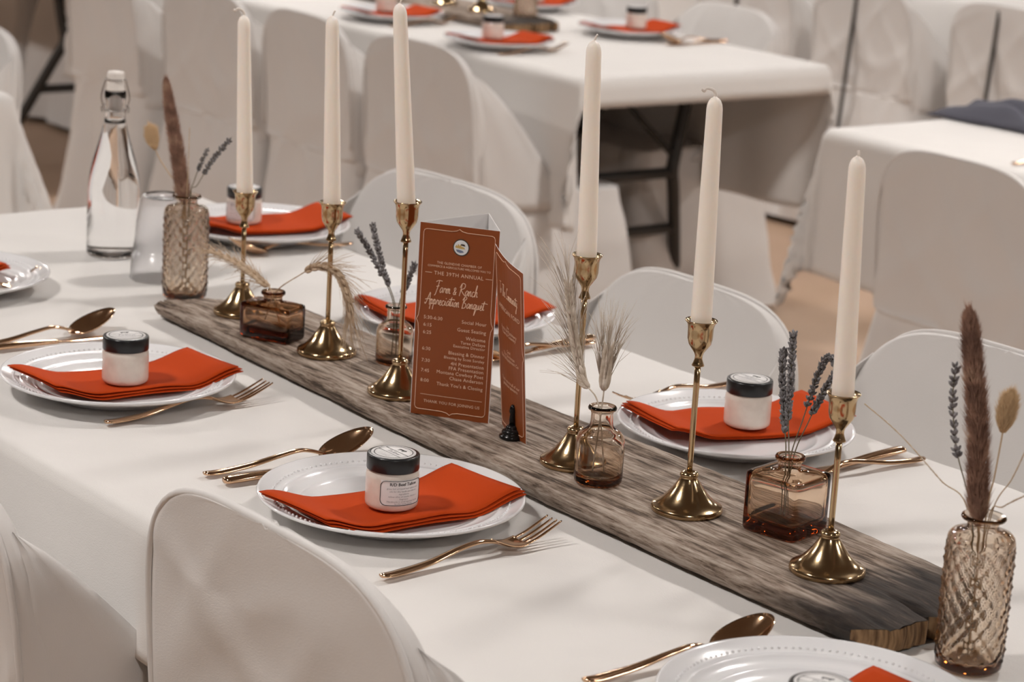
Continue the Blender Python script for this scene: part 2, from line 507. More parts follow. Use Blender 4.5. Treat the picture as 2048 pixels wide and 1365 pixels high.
# ------------------------------------------------------------------ chairs under fabric covers
def cover_mesh(seed, W=0.235, flare=0.03, top=0.855):
    N = 112
    loops = []
    rnd = random.Random(seed)
    ph = [rnd.uniform(0, 6.28) for _ in range(4)]
    ks = [rnd.choice((5, 6, 7)), rnd.choice((9, 10, 11)), rnd.choice((13, 15))]
    def rrect(a, b, r):
        r = min(r, a * 0.95, b * 0.999)
        out = []
        def seg(p, q, n):
            for i in range(n):
                out.append((p[0] + (q[0] - p[0]) * i / n, p[1] + (q[1] - p[1]) * i / n))
        def arc(cx, cy, a0, n):
            for i in range(n):
                t = a0 + PI / 2 * i / n
                out.append((cx + r * math.cos(t), cy + r * math.sin(t)))
        seg((a, -(b - r)), (a, b - r), 8); arc(a - r, b - r, 0, 6)
        seg((a - r, b), (-(a - r), b), 36); arc(-(a - r), b - r, PI / 2, 6)
        seg((-a, b - r), (-a, -(b - r)), 8); arc(-(a - r), -(b - r), PI, 6)
        seg((-(a - r), -b), (a - r, -b), 36); arc(a - r, -(b - r), 1.5 * PI, 6)
        return out
    def wrinkle(x, z, sd):
        q = fbm(x * 4.0 + seed * 2.3, z * 3.0 + x * 2.0, seed + (2.0 if sd > 0 else 0.0))
        q2 = fbm(x * 3.0 - seed, z * 5.0 - x * 4.0, seed * 1.3 + 5)
        return max(0.0, 1 - abs(q) * 7) * 0.008 + max(0.0, 1 - abs(q2) * 8) * 0.006 - 0.004
    def yb(z):       # outer back surface
        t = (z - 0.0) / top
        return -0.285 + 0.02 * math.sin(t * PI) - 0.02 * t
    zs = [0.025, 0.06, 0.11, 0.16, 0.21, 0.26, 0.31, 0.36, 0.41, 0.45, 0.478, 0.492, 0.497]
    for z in zs:
        u = max(0.0, 1 - z / 0.5)
        a = W - 0.006 + flare * u
        yf = 0.215 + flare * 0.8 * u
        r = 1.0
        y0, y1 = yb(z) - flare * 0.7 * u, yf
        loop = []
        hb = (y1 - y0) / 2
        for (px, py) in rrect(a, hb, 0.05):
            cx, cy = px / a, py / hb
            an = math.atan2(cy, cx)
            f = (math.sin(ks[0] * an + ph[0]) * 0.5 + math.sin(ks[1] * an + ph[1]) * 0.35 + math.sin(ks[2] * an + ph[2]) * 0.2)
            amp = 0.026 * u ** 1.2
            nz = fbm(cx * 3 + seed * 3.1, cy * 3, z * 4) * 0.010 + wrinkle(cx * 0.24, z, cy) 
            k = r + (amp * f + nz) / a
            loop.append((a * cx * k, (y0 + y1) / 2 + (y1 - y0) / 2 * cy * (r + (amp * f + nz) / 0.25), z))
        loops.append(loop)
    # seat top in to the backrest
    nb = 26
    for q in range(5):
        t = (q + 1) / 5
        z = 0.498 + 0.004 * t
        loop = []
        yf0 = 0.205
        yfb = -0.235
        y1 = yf0 + (yfb - yf0) * t
        a = W - 0.008 * t
        y0 = yb(z)
        hb = (y1 - y0) / 2
        for (px, py) in rrect(a, hb, 0.05 - 0.03 * t):
            cx, cy = px / a, py / hb
            loop.append((a * cx, (y0 + y1) / 2 + (y1 - y0) / 2 * cy, z + fbm(cx * 4 + seed, y1 * 6, 2.2) * 0.004))
        loops.append(loop)
    outline = []
    rows = []
    for i in range(12):                      # straight part of the back
        z = 0.508 + (0.60 + 0.62 * (top - 0.60) - 0.508) * i / 11
        e = max(0.0, (z - 0.60) / (top - 0.60))
        rows.append((z, e, max(0.0, 1 - e ** 4.2) ** 0.25))
    a_last = rows[-1][2]
    for i in range(1, 17):                   # rounded shoulders and flat top arc
        w = a_last * math.cos(i / 16.5 * PI / 2)
        e = max(0.0, 1 - w ** 4) ** (1 / 4.2)
        rows.append((0.60 + (top - 0.60) * e, e, w))
    for (z, e, w) in rows:
        t2 = (z - 0.5) / (top - 0.5)
        a = max((W - 0.006) * w, 0.012)
        th = 0.042 * (1 - 0.6 * e ** 3)
        y0 = yb(z)
        y1 = y0 + th + 0.01 * (1 - t2)
        outline.append((max(0.0, a - 0.0045), y0 + 0.0045, z + 0.0005))
        loop = []
        hb = (y1 - y0) / 2
        for (px, py) in rrect(a, hb, 0.019):
            cx, cy = px / a, py / hb
            dn = (fbm(cx * 1.6 + seed * 1.7, z * 4 + (1.5 if cy > 0 else 0), seed) * 0.009 + wrinkle(a * cx, z, cy)) * (1 - e ** 2)
            sg = cy
            loop.append((a * cx, (y0 + y1) / 2 + (y1 - y0) / 2 * cy + sg * dn, z + 0.004 * fbm(cx * 5 + seed, 1.1, 0) * e))
        loops.append(loop)
    # loose side sheets running slantwise from the shoulder down to the seat
    wings = []
    for sg in (-1, 1):
        vs, fs = [], []
        NZ, NY = 14, 8
        for i in range(NZ + 1):
            z = 0.46 + (top - 0.05 - 0.46) * i / NZ
            e = max(0.0, (z - 0.60) / (top - 0.60))
            a = (W - 0.005) * max(0.0, 1 - e ** 4.2) ** 0.25
            k = 1 - i / NZ
            for j in range(NY + 1):
                t = j / NY
                y = yb(z) + 0.021 + (0.29 * k ** 0.85) * t
                x = a - 0.003 + 0.014 * math.sin(PI * t) * k + 0.008 * t * k + 0.006 * fbm(t * 3 + seed, z * 8, sg)
                vs.append((sg * x, y, z))
        for i in range(NZ):
            for j in range(NY):
                q = (i * (NY + 1) + j, i * (NY + 1) + j + 1, (i + 1) * (NY + 1) + j + 1, (i + 1) * (NY + 1) + j)
                fs.append(q if sg > 0 else q[::-1])
        wings.append((vs, fs))
    return loft(loops, False, True), outline, wings

COVERS = []
def chair_proto(seed, flare=0.03):
    (vs, fs), outline, wings = cover_mesh(seed, flare=flare)
    root = empty('banquet_chair')
    o = mesh('cover', vs, fs, 'cover', root)
    sb = o.modifiers.new('sub', 'SUBSURF'); sb.levels = 1; sb.render_levels = 1
    for v, f in wings:
        w = mesh('side_drape', v, f, 'cover', root)
        so = w.modifiers.new('thick', 'SOLIDIFY'); so.thickness = 0.0015
    right = outline[1:]
    pts = [(-a, y, z) for a, y, z in right] + [(a, y, z) for a, y, z in right[::-1]]
    mesh('piping', *tube(pts, 0.0040, 6), 'cover', root)
    for sx in (-1, 1):
        for y in (-0.2, 0.17):
            mesh('leg', *tube([(sx * 0.19, y, 0.0), (sx * 0.185, y * 0.95, 0.25), (sx * 0.18, y * 0.9, 0.46)], 0.011, 8), 'darksteel', root)
    return root
protos = [chair_proto(1), chair_proto(2, 0.06), chair_proto(3, 0.08)]
used = [False] * 3
def chair(k, x, y, rz, label, group, tilt=0.0):
    if not used[k]:
        o = protos[k]; used[k] = True
    else:
        o = copy_tree(protos[k])
    o.location = (x, y, 0)
    o.rotation_euler = (0, 0, rz)
    tag(o, label, 'chair', group)
    return o

g1 = 'covered chairs along the near side of the foreground table'
o = chair(0, 0.300, -0.222, 0.0, 'white covered chair at bottom left, its rounded back against the front tablecloth', g1)
o.scale = (1.09, 1.0, 1.045)
chair(1, -0.225, -0.345, math.radians(0), 'white covered chair cut off by the bottom left corner', g1)
g2 = 'covered chairs along the far side of the foreground table'
chair(0, -1.05, 0.40, PI + 0.03, 'white covered chair back peeking up behind the rust program card', g2)
chair(1, -0.435, 0.40, PI - 0.02, 'white covered chair back behind the fourth and fifth candles from the left', g2)
chair(0, 0.165, 0.40, PI + 0.02, 'white covered chair back behind the pampas plume at the right edge', g2)
g3 = 'covered chairs along the second table'
chair(2, -2.75, 2.13, 0.02, 'white covered chair with its back to us, right of the third candle', g3)
chair(1, -3.25, 2.14, -0.05, 'white covered chair with its back to us, between second and third candle', g3)
chair(2, -3.78, 2.14, 0.04, 'white covered chair with its back to us, behind the two leftmost candles', g3)
chair(1, -4.36, 2.14, -0.03, 'white covered chair with its back to us, right of the bottle neck', g3)
chair(1, -3.13, 2.95, PI, 'white covered chair back across the second table, right of the far jar', g3)
chair(0, -3.70, 2.96, PI, 'white covered chair back at the top edge across the second table', g3)
chair(2, -4.9, 2.95, PI, 'white covered chair under the second table, beyond its left legs', g3)
chair(1, -5.75, 2.95, PI, 'white covered chair seen between dark table legs at top left', g3)
chair(2, -6.27, 2.96, PI + 0.03, 'white covered chair hem seen below the dark leg bar at top left', g3)
chair(1, -6.9, 2.96, PI, 'white covered chair cut off by the top left corner', g3)
chair(2, -1.03, 2.22, -0.03, 'white covered chair with its back to us at the right edge beside the last candle', 'chairs at the right-hand table')
chair(1, -3.27, 0.63, PI, 'white covered chair at the left edge beyond the glass bottle', 'single chair past the table end')

# farthest row: chairs whose cover has a dark slit down the back
g4 = 'farthest chairs with a dark slit down the back'
def slit_chair(x, y, rz, label):
    o = copy_tree(protos[2])
    o.location = (x, y, 0); o.rotation_euler = (0, 0, rz)
    tag(o, label, 'chair', g4)
    pts = [(-0.02 - 0.06 * (0.8 - z), -0.300 - 0.012 * (0.8 - z), z) for z in (0.12, 0.3, 0.5, 0.7, 0.84)]
    mesh('back_slit', *tube(smooth_path(pts, 4), 0.007, 6), 'darksteel', o)
    return o
slit_chair(-4.12, 4.5, 0.05, 'far covered chair with dark back slit above the second candle from right')
slit_chair(-3.52, 4.48, 0.0, 'far covered chair with a long dark back slit, right of the second table corner')
slit_chair(-2.92, 4.5, -0.03, 'far covered chair with a dark back slit at the top right corner')
# ------------------------------------------------------------------ weathered centre board
BT = TZ + 0.030
def board():
    NS, NT, NB = 420, 64, 10
    def lerp_tab(tab, x):
        for (a, va), (b, vb) in zip(tab, tab[1:]):
            if x <= b:
                return va + (vb - va) * max(0, (x - a)) / (b - a)
        return tab[-1][1]
    front = [(-0.78, -0.028), (-0.3, -0.052), (-0.07, -0.062), (0.22, -0.073), (0.48, -0.077), (0.70, -0.074)]
    back = [(-0.78, 0.050), (-0.745, 0.078), (-0.715, 0.112), (-0.66, 0.136), (-0.5, 0.140), (-0.11, 0.135), (0.13, 0.143), (0.38, 0.142), (0.58, 0.128), (0.70, 0.110)]
    loops = []
    xs0, xs1 = -0.775, 0.672
    for i in range(NS + 1):
        s = i / NS
        x = xs0 + (xs1 - xs0) * s
        vf, vb = lerp_tab(front, x), lerp_tab(back, x)
        vf += 0.0025 * fbm(x * 9, 1.0) + 0.0012 * fbm(x * 60, 4.0)
        vb += 0.003 * fbm(x * 8, 7.0) + 0.0015 * fbm(x * 50, 9.0)
        loop = []
        def endx(t):
            # right end: cut in lumps with cracks; left end: splintered slope
            o = 0.0
            if s > 0.8:
                k = sstep(0.93, 1.0, s)
                n1 = math.exp(-((t - 0.44) / 0.028) ** 2) * 0.030 + math.exp(-((t - 0.80) / 0.02) ** 2) * 0.022 + math.exp(-((t - 0.63) / 0.01) ** 2) * 0.006
                rnd = 0.03 * max(0, 1 - t / 0.12) ** 2 + 0.02 * max(0, (t - 0.9) / 0.1) ** 2
                o -= k * (n1 + rnd + 0.03 * max(0, t - 0.55) + 0.005 * fbm(t * 14, 2.0))
            if s < 0.2:
                k = 1 - sstep(0.0, 0.06, s)
                o += k * (0.02 * t + 0.008 * fbm(t * 9, 5.0) + 0.006 * fbm(t * 30, 3.0))
            return o
        crack = lambda t: (math.exp(-((t - 0.44) / 0.02) ** 2) * 0.012 * sstep(0.955, 1.0, s) + math.exp(-((t - 0.80) / 0.015) ** 2) * 0.010 * sstep(0.965, 1.0, s))
        zt_edge = 0.0055
        lift = 0.0 
        for j in range(NT + 1):
            t = j / NT
            y = vf + (vb - vf) * t
            g = 0.0016 * fbm(x * 3.0, y * 95, 1.7) + 0.0012 * fbm(x * 7.0, y * 210, 4.4) + 0.0008 * fbm(x * 40, y * 60, 2.0)
            ev = zt_edge * (max(0, 1 - t / 0.08) ** 2 + max(0, 1 - (1 - t) / 0.07) ** 2)
            groove = 0.0022 * math.exp(-((t - 0.13 - 0.02 * math.sin(x * 5)) / 0.018) ** 2)
            wear = 0.004 * sstep(0.97, 1.0, s) + 0.006 * (1 - sstep(0.0, 0.05, s))
            z = 0.030 + min(0.0, g) - ev - groove - crack(t) - wear
            loop.append((x + endx(t), y, z))
        # back side down, bottom, front side up
        for (yy, zz) in ((vb + 0.001, 0.016), (vb - 0.001, 0.006), (vb - 0.006, 0.001)):
            loop.append((x + endx(1.0), yy + 0.0012 * fbm(x * 40, zz * 90), zz))
        for j in range(NB - 1, 0, -1):
            t = j / NB
            loop.append((x + endx(t), vf + (vb - vf) * t, 0.001))
        for (yy, zz) in ((vf + 0.012, 0.001), (vf + 0.006, 0.005), (vf + 0.001, 0.012), (vf - 0.001, 0.019)):
            loop.append((x + endx(0.0), yy + 0.0012 * fbm(x * 40, zz * 90, 3.0), zz))
        loops.append(loop)
    vs, fs = loft(loops)
    o = mesh('wooden_board', vs, fs[:-2], 'wood')
    o.location = (0, 0, TZ)
    tag(o, 'long weathered grey wooden board carrying the candlesticks down the table', 'board')
    # rough end grain faces, each lump of the split end its own piece
    nl = len(loops[0])
    end = loops[-1]
    NTc = NT + 1
    top = end[:NTc]
    def col(t0, t1):
        g = Geo()
        js = [j for j in range(NTc) if t0 <= j / NT <= t1]
        vs, fs = [], []
        for j in js:
            x, y, z = top[j]
            tt = (j / NT - t0) / (t1 - t0)
            bulge = 0.004 * math.sin(PI * tt) ** 0.5
            for k in range(7):
                q = k / 6
                zz = z * (1 - q) + 0.0015 * q
                if t0 == 0:
                    zz = z * (1 - q) + (0.0015 + 0.008 * (1 - tt) ** 3) * q
                vs.append((x + bulge * math.sin(PI * (0.15 + 0.75 * q)) + 0.0016 * fbm(y * 140, zz * 60), y, zz))
        for a in range(len(js) - 1):
            for k in range(6):
                fs.append((a * 7 + k, a * 7 + k + 1, (a + 1) * 7 + k + 1, (a + 1) * 7 + k))
        return vs, fs
    for t0, t1 in ((0.0, 0.41), (0.46, 0.785), (0.815, 1.0)):
        mesh('end_grain', *col(t0, t1), 'endgrain', o)
    mesh('end_gap', *col(0.40, 0.47), 'wood', o)
    mesh('end_gap', *col(0.78, 0.82), 'wood', o)
    g0 = loops[0]
    mesh('splintered_end', [v for v in g0], [tuple(range(nl - 1, -1, -1))], 'wood', o)
board()

# ------------------------------------------------------------------ candlesticks and candles
def candlestick(x, y, H, tilt_dir, label):
    root = empty('candlestick', (x, y, BT), 0, label, 'candlestick', 'brass candlesticks on the board')
    base = [(0.030, 0.0), (0.0388, 0.0005), (0.0392, 0.003), (0.0384, 0.0062), (0.0375, 0.0068), (0.0345, 0.0078), (0.0285, 0.0125),
            (0.0225, 0.0185), (0.0172, 0.0255), (0.0128, 0.032), (0.0100, 0.0365), (0.0092, 0.0385), (0.0102, 0.0398), (0.0102, 0.042), (0.0088, 0.0436), (0.0062, 0.0446), (0.004, 0.0448)]
    mesh('base', *lathe(base, 64), 'gold', root)
    zc = H - 0.050
    stem = [(0.0030, 0.040), (0.0031, 0.06), (0.0033, zc - 0.02), (0.0033, zc + 0.004)]
    mesh('stem', *lathe(stem, 20), 'gold', root)
    cup = [(0.0030, zc - 0.001), (0.0066, zc + 0.0002), (0.0068, zc + 0.001), (0.0056, zc + 0.0035), (0.0042, zc + 0.008), (0.0041, zc + 0.011), (0.0052, zc + 0.0145),
           (0.0088, zc + 0.0195), (0.0122, zc + 0.0245), (0.0135, zc + 0.030), (0.0137, zc + 0.036), (0.0139, zc + 0.042), (0.0150, zc + 0.0465), (0.0172, zc + 0.0495),
           (0.0176, zc + 0.0502), (0.0172, zc + 0.0508), (0.0150, zc + 0.0492), (0.0126, zc + 0.045), (0.0121, zc + 0.036), (0.0115, zc + 0.0275), (0.002, zc + 0.0265)]
    mesh('cup', *lathe(cup, 56), 'gold', root)
    return root

def candle(x, y, z0, tip, label, wick):
    root = empty('taper_candle', (x, y, z0), 0, label, 'candle', 'ivory taper candles')
    # lean so that the tip is displaced by tip metres along the picture's horizontal
    d = Vector((_R.x, _R.y, 0)).normalized() * tip
    L = 0.262
    prof = [(0.0085, 0.0), (0.0112, 0.004), (0.0113, 0.03)]
    for i in range(1, 13):
        t = i / 12
        prof.append((0.0113 - 0.0028 * t ** 1.15, 0.03 + (L - 0.044) * t))
    prof += [(0.0084, L - 0.011), (0.0078, L - 0.007), (0.0064, L - 0.0035), (0.0045, L - 0.001), (0.0026, L), (0.0015, L + 0.0012)]
    vs, fs = lathe(prof, 40)
    def lean(v):
        k = v[2] / L
        return (v[0] + d.x * k, v[1] + d.y * k, v[2])
    mesh('wax', [lean(v) for v in vs], fs, 'wax', root)
    if wick == 'curl':
        p = [(0, 0, L - 0.002), (0, 0, L + 0.004), (-0.002, -0.0025, L + 0.008), (-0.006, -0.007, L + 0.009), (-0.0075, -0.009, L + 0.006), (-0.009, -0.011, L + 0.008)]
        r = 0.0016
    elif wick == 'short':
        p = [(0, 0, L - 0.002), (0.0005, 0.0005, L + 0.003), (-0.001, 0.001, L + 0.006)]
        r = 0.0014
    else:
        p = [(0, 0, L - 0.002), (0.001, 0.001, L + 0.004), (0.003, 0.002, L + 0.008)]
        r = 0.0011
    v2, f2 = tube(smooth_path(p, 4), r, 8)
    mesh('wick', [(v[0] + d.x, v[1] + d.y, v[2]) for v in v2], f2, 'wick', root)
    return root

names = ['short brass candlestick farthest left, behind the dark amber bottle', 'brass candlestick between dark amber bottle and small lavender bottle',
         'tall brass candlestick just left of the rust program', 'tallest brass candlestick behind the round wheat bottle',
         'brass candlestick between the round bottle and the cube bottle', 'brass candlestick nearest the cut end of the board']
cnames = ['ivory taper candle farthest left with a curled wick', 'ivory taper candle second from the left', 'ivory taper candle leaning left above the rust program',
          'ivory taper candle rising above the round wheat bottle', 'ivory taper candle with a long curled wick, second from right', 'ivory taper candle farthest right, nearest the plume vase']
ST = [(-0.6418, 0.0327, 0.1715, -0.0095, 'curl'), (-0.4114, 0.0201, 0.2010, -0.0100, 'fray'), (-0.2114, -0.0059, 0.2420, -0.021, 'fray'),
      (0.1206, 0.004, 0.2440, -0.0085, 'fray'), (0.3107, 0.0073, 0.2120, -0.0040, 'curl'), (0.5300, 0.0030, 0.1880, -0.0080, 'short')]
for (x, y, H, tp, wk), a, b in zip(ST, names, cnames):
    candlestick(x, y, H, tp, a)
    candle(x, y, BT + H - 0.0235, tp, b, wk)

# ------------------------------------------------------------------ place settings
PR = 0.1467
def plate_proto():
    root = empty('dinner_plate')
    prof = [(0.060, 0.0), (0.088, 0.0), (0.090, 0.004), (0.102, 0.0075), (0.125, 0.0145), (0.143, 0.0215), (0.1458, 0.0232), (0.1467, 0.0248), (0.1460, 0.0262), (0.1440, 0.0262),
            (0.1425, 0.0252), (0.128, 0.0195), (0.1225, 0.0175), (0.121, 0.0185), (0.119, 0.0185), (0.1175, 0.0168), (0.104, 0.0118), (0.1025, 0.0122), (0.1005, 0.0120), (0.099, 0.0105), (0.088, 0.0068), (0.075, 0.0060), (0.03, 0.0058), (0.004, 0.0058)]
    mesh('dish', *lathe(prof, 112), 'china', root)
    g = Geo()
    n = 118
    base = []
    for (r, z) in ((0.0016, -0.0004), (0.0013, 0.0009), (0.0006, 0.0015)):
        for k in range(6):
            a = 2 * PI * k / 6
            base.append((r * math.cos(a), r * math.sin(a), z))
    bf = [(0, 1, 7, 6), (1, 2, 8, 7), (2, 3, 9, 8), (3, 4, 10, 9), (4, 5, 11, 10), (5, 0, 6, 11), (6, 7, 13, 12), (7, 8, 14, 13), (8, 9, 15, 14), (9, 10, 16, 15), (10, 11, 17, 16), (11, 6, 12, 17), (12, 13, 14, 15, 16, 17)]
    for i in range(n):
        a = 2 * PI * i / n
        x, y = 0.1295 * math.cos(a), 0.1295 * math.sin(a)
        g.add([(x + p[0], y + p[1], 0.0202 + p[2]) for p in base], bf)
    b = mesh('bead_ring', g.v, g.f, 'china', root)
    b['kind'] = 'stuff'
    return root

def napkin_proto():
    """a folded napkin sagging into the plate: three plies, ends up on the rim"""
    root = empty('paper_napkin')
    W, Ln = 0.116, 0.248
    def ply(z0, dx, dy, gap, name, sh):
        NU, NV = 26, 12
        vs, fs = [], []
        for side in (0, 1):
            for i in range(NU + 1):
                for j in range(NV + 1):
                    a = -0.5 + i / NU
                    b = -0.5 + j / NV
                    # lie on the plate: higher towards both ends
                    y = Ln * a * (1 + sh * 0.01) + dy + 0.006 * b
                    x = W * b + dx + 0.008 * math.sin(a * 3.0)
                    rr = math.hypot(x, y)
                    z = 0.0125 + 0.0165 * sstep(0.055, 0.126, abs(y)) + z0
                    z += gap * (0.5 + b) * (0.6 + 0.7 * math.sin(3.2 * a * PI + 0.6) ** 2) * (1 if side == 0 else 1)
                    z += 0.0012 * math.sin(a * 9 + b * 3)
                    vs.append((x, y, z - (0.0011 if side else 0)))
        n = (NU + 1) * (NV + 1)
        for i in range(NU):
            for j in range(NV):
                q = (i * (NV + 1) + j, (i + 1) * (NV + 1) + j, (i + 1) * (NV + 1) + j + 1, i * (NV + 1) + j + 1)
                fs.append(q[::-1])
                fs.append(tuple(k + n for k in q))
        for i in range(NU):
            for j in (0, NV):
                a0 = i * (NV + 1) + j; a1 = a0 + NV + 1
                fs.append((a0, a1, a1 + n, a0 + n) if j == 0 else (a0, a0 + n, a1 + n, a1))
        for j in range(NV):
            for i in (0, NU):
                a0 = i * (NV + 1) + j; a1 = a0 + 1
                fs.append((a0, a0 + n, a1 + n, a1) if i == 0 else (a0, a1, a1 + n, a0 + n))
        mesh(name, vs, fs, 'orange', root, smooth=True)
    ply(0.0, 0.003, 0.002, 0.0, 'lower_fold', 0)
    ply(0.0020, 0.0015, 0.0, 0.0012, 'middle_fold', 1)
    ply(0.0042, -0.001, -0.003, 0.0022, 'upper_fold', 0)
    return root

def text_geo(txt, size, align='LEFT', shear=0.0, space=1.0, bold=0.0):
    cu = bpy.data.curves.new('t', 'FONT')
    cu.body = txt
    cu.size = size
    cu.align_x = align
    cu.align_y = 'CENTER'
    cu.shear = shear
    cu.space_character = space
    cu.offset = bold
    cu.resolution_u = 2
    o = bpy.data.objects.new('t', cu)
    C.objects.link(o)
    bpy.context.view_layer.update()
    me = bpy.data.meshes.new_from_object(o.evaluated_get(bpy.context.evaluated_depsgraph_get()))
    vs = [tuple(v.co) for v in me.vertices]
    fs = [tuple(p.vertices) for p in me.polygons]
    bpy.data.objects.remove(o, do_unlink=True)
    bpy.data.curves.remove(cu)
    bpy.data.meshes.remove(me)
    return vs, fs

def disc(cx, cy, r0, r1, z, n=48):
    vs, fs = [], []
    for i in range(n):
        a = 2 * PI * i / n
        vs += [(cx + r0 * math.cos(a), cy + r0 * math.sin(a), z), (cx + r1 * math.cos(a), cy + r1 * math.sin(a), z)]
    for i in range(n):
        k = (i + 1) % n
        fs.append((2 * i, 2 * i + 1, 2 * k + 1, 2 * k))
    return vs, fs

JR = 0.0288
def jar_proto(label_angle=None):
    """small jar of balm with a black lid and a printed round lid label"""
    root = empty('balm_jar')
    prof = [(0.022, 0.0), (0.0262, 0.0006), (0.0284, 0.0030), (0.0288, 0.007), (0.0288, 0.034), (0.0285, 0.0385), (0.0265, 0.0415), (0.0262, 0.046)]
    mesh('jar_body', *lathe(prof, 56), 'cream', root)
    lid = mesh('lid', *lathe([(0.0262, 0.0425), (0.0283, 0.0425), (0.0286, 0.0432), (0.0286, 0.0572), (0.0280, 0.0588), (0.0265, 0.0592), (0.004, 0.0592)], 56), 'black', root)
    vs, fs = lathe([(0.0243, 0.0592), (0.0243, 0.0595), (0.003, 0.0595)], 48)
    mesh('lid_label', vs, fs, 'paper', lid)
    g = Geo()
    zt = 0.0597
    g.add(*disc(0, 0, 0.0205, 0.0213, zt))
    for yy in (-0.0055, 0.0045):
        w = math.sqrt(0.0207 ** 2 - yy ** 2)
        g.add([(-w, yy - 0.0004, zt), (w, yy - 0.0004, zt), (w, yy + 0.0004, zt), (-w, yy + 0.0004, zt)], [(0, 1, 2, 3)])
    steer = [(-0.006, 0.0115), (-0.0045, 0.0135), (0.002, 0.0135), (0.0045, 0.0145), (0.0062, 0.013), (0.005, 0.0115), (0.0035, 0.0112), (0.0032, 0.0082), (0.0024, 0.0082), (0.002, 0.0108), (-0.003, 0.0108), (-0.0035, 0.0082), (-0.0044, 0.0082), (-0.0046, 0.011)]
    g.add([(p[0], p[1], zt) for p in steer], [tuple(range(len(steer)))])
    mesh('lid_print', g.v, g.f, 'ink', lid, smooth=False)
    g = Geo()
    for k, yy in enumerate((-0.009, -0.012, -0.015)):
        w = 0.6 * math.sqrt(0.0207 ** 2 - yy ** 2)
        g.add([(-w, yy - 0.0002, zt), (w, yy - 0.0002, zt), (w, yy + 0.0002, zt), (-w, yy + 0.0002, zt)], [(0, 1, 2, 3)])
    v, f = text_geo('Tallow', 0.0085, 'CENTER', 0.35)
    g.add([(p[0], p[1] - 0.0005, zt) for p in v], f)
    mesh('lid_lettering', g.v, g.f, 'grey_ink', lid, smooth=False)
    if label_angle is not None:
        hw, z0, z1, rc = 0.026, 0.0085, 0.0355, 0.006
        def wrap(x, z, off):
            a = label_angle + x / JR
            r = JR + off
            return (r * math.cos(a), r * math.sin(a), z)
        vs, fs = [], []
        n = 24
        for i in range(n + 1):
            x = -hw + 2 * hw * i / n
            vs += [wrap(x, z0 - 0.001, 0.00025), wrap(x, z1 + 0.001, 0.00025)]
        for i in range(n):
            fs.append((2 * i, 2 * i + 2, 2 * i + 3, 2 * i + 1))
        sl = mesh('side_label', vs, fs, 'paper', root)
        out = []
        def arcp(cx, cz, a0):
            for k in range(7):
                a = a0 + PI / 2 * k / 6
                out.append((cx + rc * math.cos(a), cz + rc * math.sin(a)))
        arcp(hw - rc, z1 - rc, 0); arcp(-hw + rc, z1 - rc, PI / 2); arcp(-hw + rc, z0 + rc, PI); arcp(hw - rc, z0 + rc, 1.5 * PI)
        dense = []
        for p, q in zip(out, out[1:] + out[:1]):
            k = max(1, int(math.hypot(q[0] - p[0], q[1] - p[1]) / 0.003))
            dense += [(p[0] + (q[0] - p[0]) * i / k, p[1] + (q[1] - p[1]) * i / k) for i in range(k)]
        g = Geo()
        pts = [wrap(x, z, 0.0005) for x, z in dense + dense[:1]]
        g.add(*tube(pts, 0.00035, 4))
        def line(t, size, z, bold=0.0):
            v, f = text_geo(t, size, 'CENTER', 0, 1.0, bold)
            return [wrap(p[0], z + p[1], 0.0005) for p in v], f
        g.add(*line('R/D Beef Tallow', 0.0048, 0.0318, 0.00008))
        mesh('label_frame', g.v, g.f, 'ink', sl, smooth=False)
        g = Geo()
        for t, z in (('grass fed whipped beef tallow with', 0.0272), ('oils for dry hands and elbows', 0.0241), ('ingredients', 0.0212), ('tallow olive oil jojoba vitamin e', 0.0183), ('fragrance', 0.0155), ('Handmade in small batches locally', 0.0127), ('by the ranch family', 0.0103)):
            g.add(*line(t, 0.0027, z))
        mesh('label_lettering', g.v, g.f, 'grey_ink', sl, smooth=False)['kind'] = 'stuff'
    return root

# direction from a near plate to the camera, for jar print orientation
plate0 = plate_proto(); napkin0 = napkin_proto()
# lid print faces a diner sitting on the near side: rotate per jar
first = {'plate': True, 'napkin': True}
def setting(px, py, rz, who, jar=None, jar_off=(0.0, 0.0), jar_rz=0.0, nap_rz=0.0, nap_off=(0, 0)):
    for kind, proto, cat, z, lab in (('plate', plate0, 'plate', TZ, 'white plate with a beaded rim, ' + who), ('napkin', napkin0, 'napkin', TZ, 'orange folded napkin on the plate, ' + who)):
        o = proto if first[kind] else copy_tree(proto)
        first[kind] = False
        if kind == 'plate':
            o.location = (px, py, z); o.rotation_euler = (0, 0, rz)
            tag(o, lab, cat, 'white beaded plates')
        else:
            o.location = (px + nap_off[0], py + nap_off[1], z); o.rotation_euler = (0, 0, rz + nap_rz)
            tag(o, lab, cat, 'orange folded napkins')
    if jar is not None:
        jx, jy = px + jar_off[0], py + jar_off[1]
        jar.location = (jx, jy, TZ + 0.0195)
        jar.rotation_euler = (0, 0, jar_rz)
        tag(jar, 'small balm jar with black lid, ' + who, 'jar', 'balm jars with black lids')

